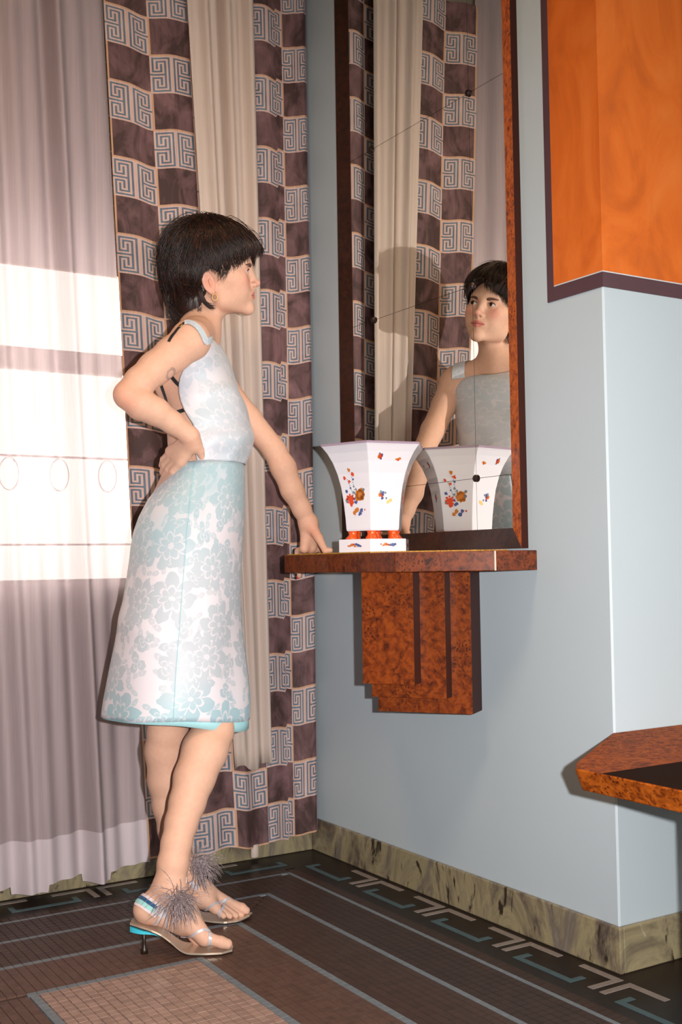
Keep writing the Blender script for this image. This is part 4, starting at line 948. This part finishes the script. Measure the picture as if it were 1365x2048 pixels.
BOD = np.array([(684,354,436,.140,3.042),(692,352,442,.150,3.040),(705,348,450,.162,3.037),(720,344,458,.170,3.035),(746,336,467,.176,3.025),(766,332,471,.176,3.020),(780,331,475,.174,3.018),(804,329,487,.172,3.012),(820,329,493,.170,3.008),(844,329,500,.168,3.002),
                (869,331,506,.166,2.996),(886,332,507,.164,2.990),(900,334,505,.158,2.985),(909,335,501,.152,2.980),(917,336,496,.147,2.976),(931,340,491,.142,2.972)], float)
EDG = np.array([(684,420),(688,413),(694,409),(705,409),(725,404),(750,391),(775,378),(790,375),(805,376),(820,379),(835,385),(850,394),(862,402),(870,404),(878,399),(886,396),(895,399),(905,403),(920,406),(931,408)], float)
def bod_row(py): l, r, b, D = [np.interp(py, BOD[:, 0], BOD[:, i]) for i in (1, 2, 3, 4)]; return l, r, b, D
def bod_pt(py, th, grow=0.0):
    l, r, b, D = bod_row(py); c = A((l+r)/2, py, D); a = (r-l)/2*D/F_PX+grow; e = 2/2.3; ct, st_ = math.cos(th), math.sin(th)
    f = 0.0025*math.sin(py*0.11+th*2.2)*math.exp(-((py-885)/35)**2)+0.0035*math.exp(-((py-782+26*math.sin(th*1.1+0.4))/10)**2)*max(0, math.cos(th+0.7))+0.002*math.sin(th*9+py*0.03)*max(0, (py-860)/70)
    bust = 0.010*math.exp(-((py-800)/34)**2)*(math.exp(-((th+0.62)/0.42)**2)+math.exp(-((th-0.62)/0.42)**2))
    return c+r_h*(a+f+bust)*abs(ct)**e*(1 if ct >= 0 else -1)+d_h*(b+grow+f+bust)*abs(st_)**e*(1 if st_ >= 0 else -1)
def bod_edge(py):
    l, r, b, D = bod_row(py); u = np.clip((np.interp(py, EDG[:, 0], EDG[:, 1])-(l+r)/2)/((r-l)/2), -1, 1); return -math.acos(math.copysign(abs(u)**(2.3/2), u))
pys = np.linspace(684, 931, 70); V = []
for py in pys:
    t0 = bod_edge(py); t1 = 1.50
    V.append([bod_pt(py, t0+(t1-t0)*i/89)+(np.array([0, 0, -0.010])*math.exp(-((py-684)/12)**2)*(math.sin(PI*i/89))) for i in range(90)])
V = np.array(V); me = mesh_np('dress_bodice', V.reshape(-1, 3), grid_faces(70, 90)); set_uv(me, np.stack([np.tile(np.arange(90)*0.0042, 70), V.reshape(-1, 3)[:, 2]], 1)); bo = pobj('dress_bodice', me, M_BO, smooth=True); so = bo.modifiers.new('thickness', 'SOLIDIFY'); so.thickness = 0.003; so.offset = 1
cR, cL = V[0, 0], V[0, -1]
# shoulder straps: cloth over the shoulder, then black elastic down the back with a small gold ring
def strap(name, pts, wid, mat, parent, off=0.001, th=0.0018, L=None):
    pts = np.asarray(pts); t = np.linspace(0, len(pts)-1, len(pts)*5); P = np.stack([np.interp(t, np.arange(len(pts)), pts[:, i]) for i in range(3)], 1); P = onto(P, off, L); P[1:-1] = (P[:-2]+P[1:-1]*2+P[2:])/4; n_ = grad(P, L)
    me = MB().ribbon(P, n_, wid, th).mesh(name); set_uv(me, np.array([(v.co.x, v.co.z) for v in me.vertices])); return pobj(name, me, mat, parent, smooth=False)
sR = cast([410,406,401,394,386,377,370], [684,674,664,655,649,646,647]); sRb = cast([371,362,354,346,338], [646,652,661,671,684])
strap('shoulder_strap', np.vstack([V[4, 2][None], sR]), 0.017, M_BO, bo, 0.003); strap('back_strap', sRb, 0.007, M_BLK, bo)
mid = (TORSO and A(395, 690, 3.0)); mL = lambda P: P-2*np.outer((P-mid) @ d_h, d_h)
eL = [V[2, -7], V[0, -5]*0.5+A(412,694,3.175)*0.5+r_h*0.012, A(406,690,3.178)+Z3*0.01, A(394,680,3.176)+Z3*0.02, A(380,676,3.172)+Z3*0.01]; strap('shoulder_strap', np.array(eL), 0.040, M_BO, bo, 0.004)
strap('back_strap', onto(np.array([A(380,676,3.172)+Z3*0.01, A(366,690,3.16), A(356,710,3.15)]), 0.0), 0.007, M_BLK, bo)
rg = sRb[1]; nn_ = grad(sRb[1:2])[0]; b1 = nrmz(np.cross(nn_, Z3)); b2 = np.cross(nn_, b1); pobj('strap_ring', MB().tube([rg+nn_*0.003+0.005*(b1*math.cos(t)+b2*math.sin(t)) for t in np.linspace(0, 2*PI, 14)], 0.0010, 5, cap=False).mesh('strap_ring'), M_GOLD, bo, smooth=True)
for q in (((324,766),(331,786),(338,808),(345,832)), ((344,752),(356,766),(368,777),(380,788)), ((343,831),(356,825),(368,821),(384,816))):
    strap('back_strap', cast([a[0] for a in q], [a[1] for a in q], L=BACK, D0=2.6), 0.0095, M_BLK, bo, 0.0035, L=BACK)
# thin necklace
nk = onto([A(396, 664, 3.04)+r_h*0.060*math.cos(t)+d_h*0.058*math.sin(t)-Z3*0.020*(1+math.cos(t)) for t in np.linspace(0, 2*PI, 60)], 0.0012)
bpart('necklace', MB().tube(nk, 0.0008, 5, cap=False), M_GOLD)
M_NAIL = plain('red_nail_varnish', rgb(214, 60, 62), 0.15)
# red varnish on the finger tip that shows below the shelf
for x, z in zip(fx, tipz): bpart('fingernail', MB().sphere(Wp(x, ye(x), z-.003)+edge_n*.0150, (.0050, .0050, .0070), 10, 7), M_NAIL)
# ---- sandals
M_SIL = plain('silver_leather', rgb(206, 202, 208), 0.25, 0.35); M_GOLDL = plain('pale_gold_leather', rgb(214, 196, 176), 0.25, 0.6); M_TEAL = plain('turquoise_heel', rgb(62, 184, 206), 0.3); M_SOLE = plain('dark_sole', rgb(40, 24, 18), 0.5)
M_NAVY, M_MINT, M_CREAM = plain('navy_stripe', rgb(36, 84, 124), 0.4), plain('mint_stripe', rgb(150, 206, 204), 0.4), plain('cream_stripe', rgb(222, 206, 208), 0.4)
fm = NT('grey_feather'); nf = fm.noise(fm.co(), 160, 2); fm.color(fm.ramp(nf.outputs[0], [(0.3, rgb(112, 98, 98)), (0.55, rgb(172, 156, 158)), (0.72, rgb(214, 202, 206))])); fm.set(Roughness=0.6)
def sandal(path, wid, heel, label):
    P = np.array([A(*q) for q in path]); P[:, 2] = np.maximum(P[:, 2], 0.0085); t = np.linspace(0, len(P)-1, 40); X = np.stack([np.interp(t, np.arange(len(P)), P[:, i]) for i in range(3)], 1)
    for _ in range(3): X[1:-1] = (X[:-2]+2*X[1:-1]+X[2:])/4
    w = np.interp(t, np.arange(len(P)), wid); fw = X[-1]-X[0]; fw[2] = 0; fw = nrmz(fw); lt = np.cross(Z3, fw)
    top_, bot_ = MB(), MB(); R1, R2 = [], []
    for i in range(40):
        c = X[i]; a_, b_ = c-lt*w[i]/2, c+lt*w[i]/2; up = Z3
        R1.append([a_, b_, b_-up*0.0042, a_-up*0.0042]); R2.append([a_-up*0.0043+lt*.002, b_-up*0.0043-lt*.002, b_-up*0.0080-lt*.004, a_-up*0.0080+lt*.004])
    so_ = pobj('sandal', top_.rings(R1).mesh('sandal'), M_GOLDL, None, label=label)
    pobj('outsole', bot_.rings(R2).mesh('outsole'), M_SOLE, so_)
    h0, h1 = np.array(heel[0]), np.array(heel[1]); mb = MB(); n0 = 12; R = []
    for i in range(n0):
        f = i/(n0-1); c = X[0]*(1-f)+X[12]*f; zt = np.interp(f*12, np.arange(40), X[:, 2])-0.008; ww = 0.050*math.sin(math.acos(max(-1, min(1, (0.5-f)*1.7))))+0.004; c = X[int(round(f*12))]
        zb = X[0, 2]-0.0195-0.006*f; zb = min(zb, zt-0.002); R.append([c*np.array([1,1,0])-lt*ww/2+Z3*zt, c*np.array([1,1,0])+lt*ww/2+Z3*zt, c*np.array([1,1,0])+lt*ww/2+Z3*zb, c*np.array([1,1,0])-lt*ww/2+Z3*zb])
    pobj('heel_block', mb.rings(R).mesh('heel_block'), M_TEAL, so_, label='turquoise heel block')
    zt = X[4, 2]-0.016; pobj('heel_peg', MB().tube([np.append(h0, zt), np.append((h0+h1)/2, zt*0.5), np.append(h1, 0.014), np.append(h1, 0.010), np.append(h1, 0.0)], [.0048, .0042, .0046, .0075, .0085], 12).mesh('heel_peg'), M_BLACKWOOD, so_, smooth=True)
    return so_
def fstrap(so_, name, q, wid, mat, off=0.0008, D0=2.4):
    P = cast([a[0] for a in q], [a[1] for a in q], D0=D0); t = np.linspace(0, len(P)-1, len(P)*4); X = np.stack([np.interp(t, np.arange(len(P)), P[:, i]) for i in range(3)], 1); X = onto(X, off)
    X[1:-1] = (X[:-2]+2*X[1:-1]+X[2:])/4; return pobj(name, MB().ribbon(X, grad(X), wid, 0.0016).mesh(name), mat, so_)
def feathers(so_, c, n, L, dirs, droop, name='feather_tuft'):
    T = []
    for i in range(n):
        d0 = dirs[rng.integers(len(dirs))]; v = nrmz(np.array(d0, float)+rng.normal(0, .42, 3)); ln = L*rng.uniform(.45, 1.1); p = np.array(c)+rng.normal(0, .008, 3); pts = [p]; 
        cu = rng.normal(0, .35, 3)
        for k in range(9): v = nrmz(v+np.array([0, 0, -droop])*0.22+cu*0.12); p = p+v*ln/9; pts.append(p)
        T.append(pts)
    T = np.array(T); V_, Q_ = strand_mesh(T, np.full(n, 9), rng.uniform(.0004, .0009, n)); pobj(name, mesh_np(name, V_, Q_), fm.m, so_, smooth=True, kind='stuff')
cm_ = -d_h
s1 = sandal([(262,1842,2.595),(285,1846,2.595),(305,1852,2.595),(325,1862,2.595),(345,1877,2.596),(362,1891,2.598),(378,1899,2.601),(410,1901,2.603),(445,1901,2.603),(466,1897,2.600)], [.030,.050,.052,.046,.046,.056,.070,.080,.074,.030], (A(288,1870,2.595)[:2], A(289,1903,2.595)[:2]), 'sandal on the foot crossed in front')
fstrap(s1, 'toe_strap', [(357,1890),(368,1882),(383,1872),(396,1863),(408,1859),(420,1863)], .0055, M_SIL); fstrap(s1, 'toe_strap', [(417,1900),(418,1890),(420,1878),(420,1866)], .0075, M_SIL)
def arcx(o_): return [(277+o_[0],1797+o_[1]),(290+o_[0],1803+o_[1]),(305+o_[0],1813+o_[1]),(318+o_[0],1823+o_[1])]
for (dx, dy), m, wd in (((5.5,-9.5), M_CREAM, .0065), ((2.0,-3.5), M_NAVY, .0085), ((-2.5,4), M_MINT, .0095), ((-6,10), M_CREAM, .0055)): fstrap(s1, 'ankle_band', arcx((dx, dy)), wd, m, 0.0012)
fstrap(s1, 'buckle', [(322,1808),(317,1818),(311,1829)], .011, M_SIL, 0.002); fstrap(s1, 'buckle', [(330,1811),(325,1821),(319,1832)], .008, M_SIL, 0.002); fstrap(s1, 'buckle', [(338,1816),(332,1824),(326,1834)], .007, M_SIL, 0.002)
fstrap(s1, 'side_strap', [(336,1820),(326,1830),(316,1841),(309,1849)], .0050, M_SIL); fstrap(s1, 'side_strap', [(336,1822),(334,1838),(335,1856)], .0050, M_SIL)
feathers(s1, cast([352],[1797])[0], 300, .078, [r_h*1.0+Z3*0.4+cm_*.5, r_h*0.9-Z3*0.5+cm_*.6, r_h*0.3+Z3*0.8+cm_*.4, -r_h*0.7+Z3*0.5+cm_*.5, r_h*0.2-Z3*0.9+cm_*.5, r_h*1.0+cm_*.3], 0.6)
s2 = sandal([(322,1797,2.893),(340,1802,2.888),(358,1810,2.878),(376,1820,2.863),(392,1829,2.848),(410,1834,2.838),(435,1836,2.830),(460,1836,2.826),(485,1833,2.830),(502,1827,2.840)], [.030,.050,.050,.046,.048,.058,.072,.080,.066,.026], (A(336,1812,2.888)[:2], A(337,1820,2.888)[:2]), 'sandal on the foot behind')
fstrap(s2, 'toe_strap', [(410,1822),(422,1813),(436,1806),(450,1800),(461,1798)], .0055, M_SIL); fstrap(s2, 'toe_strap', [(437,1836),(441,1823),(447,1811),(452,1802)], .0065, M_SIL)
fstrap(s2, 'ankle_band', [(372,1760),(384,1768),(396,1778)], .012, M_SIL)
feathers(s2, A(392,1728,2.813), 240, .070, [r_h*1.0+Z3*0.5, r_h*1.0-Z3*0.2+cm_*.3, r_h*0.7+Z3*0.9, r_h*0.6-Z3*0.6+cm_*.4], 0.7)
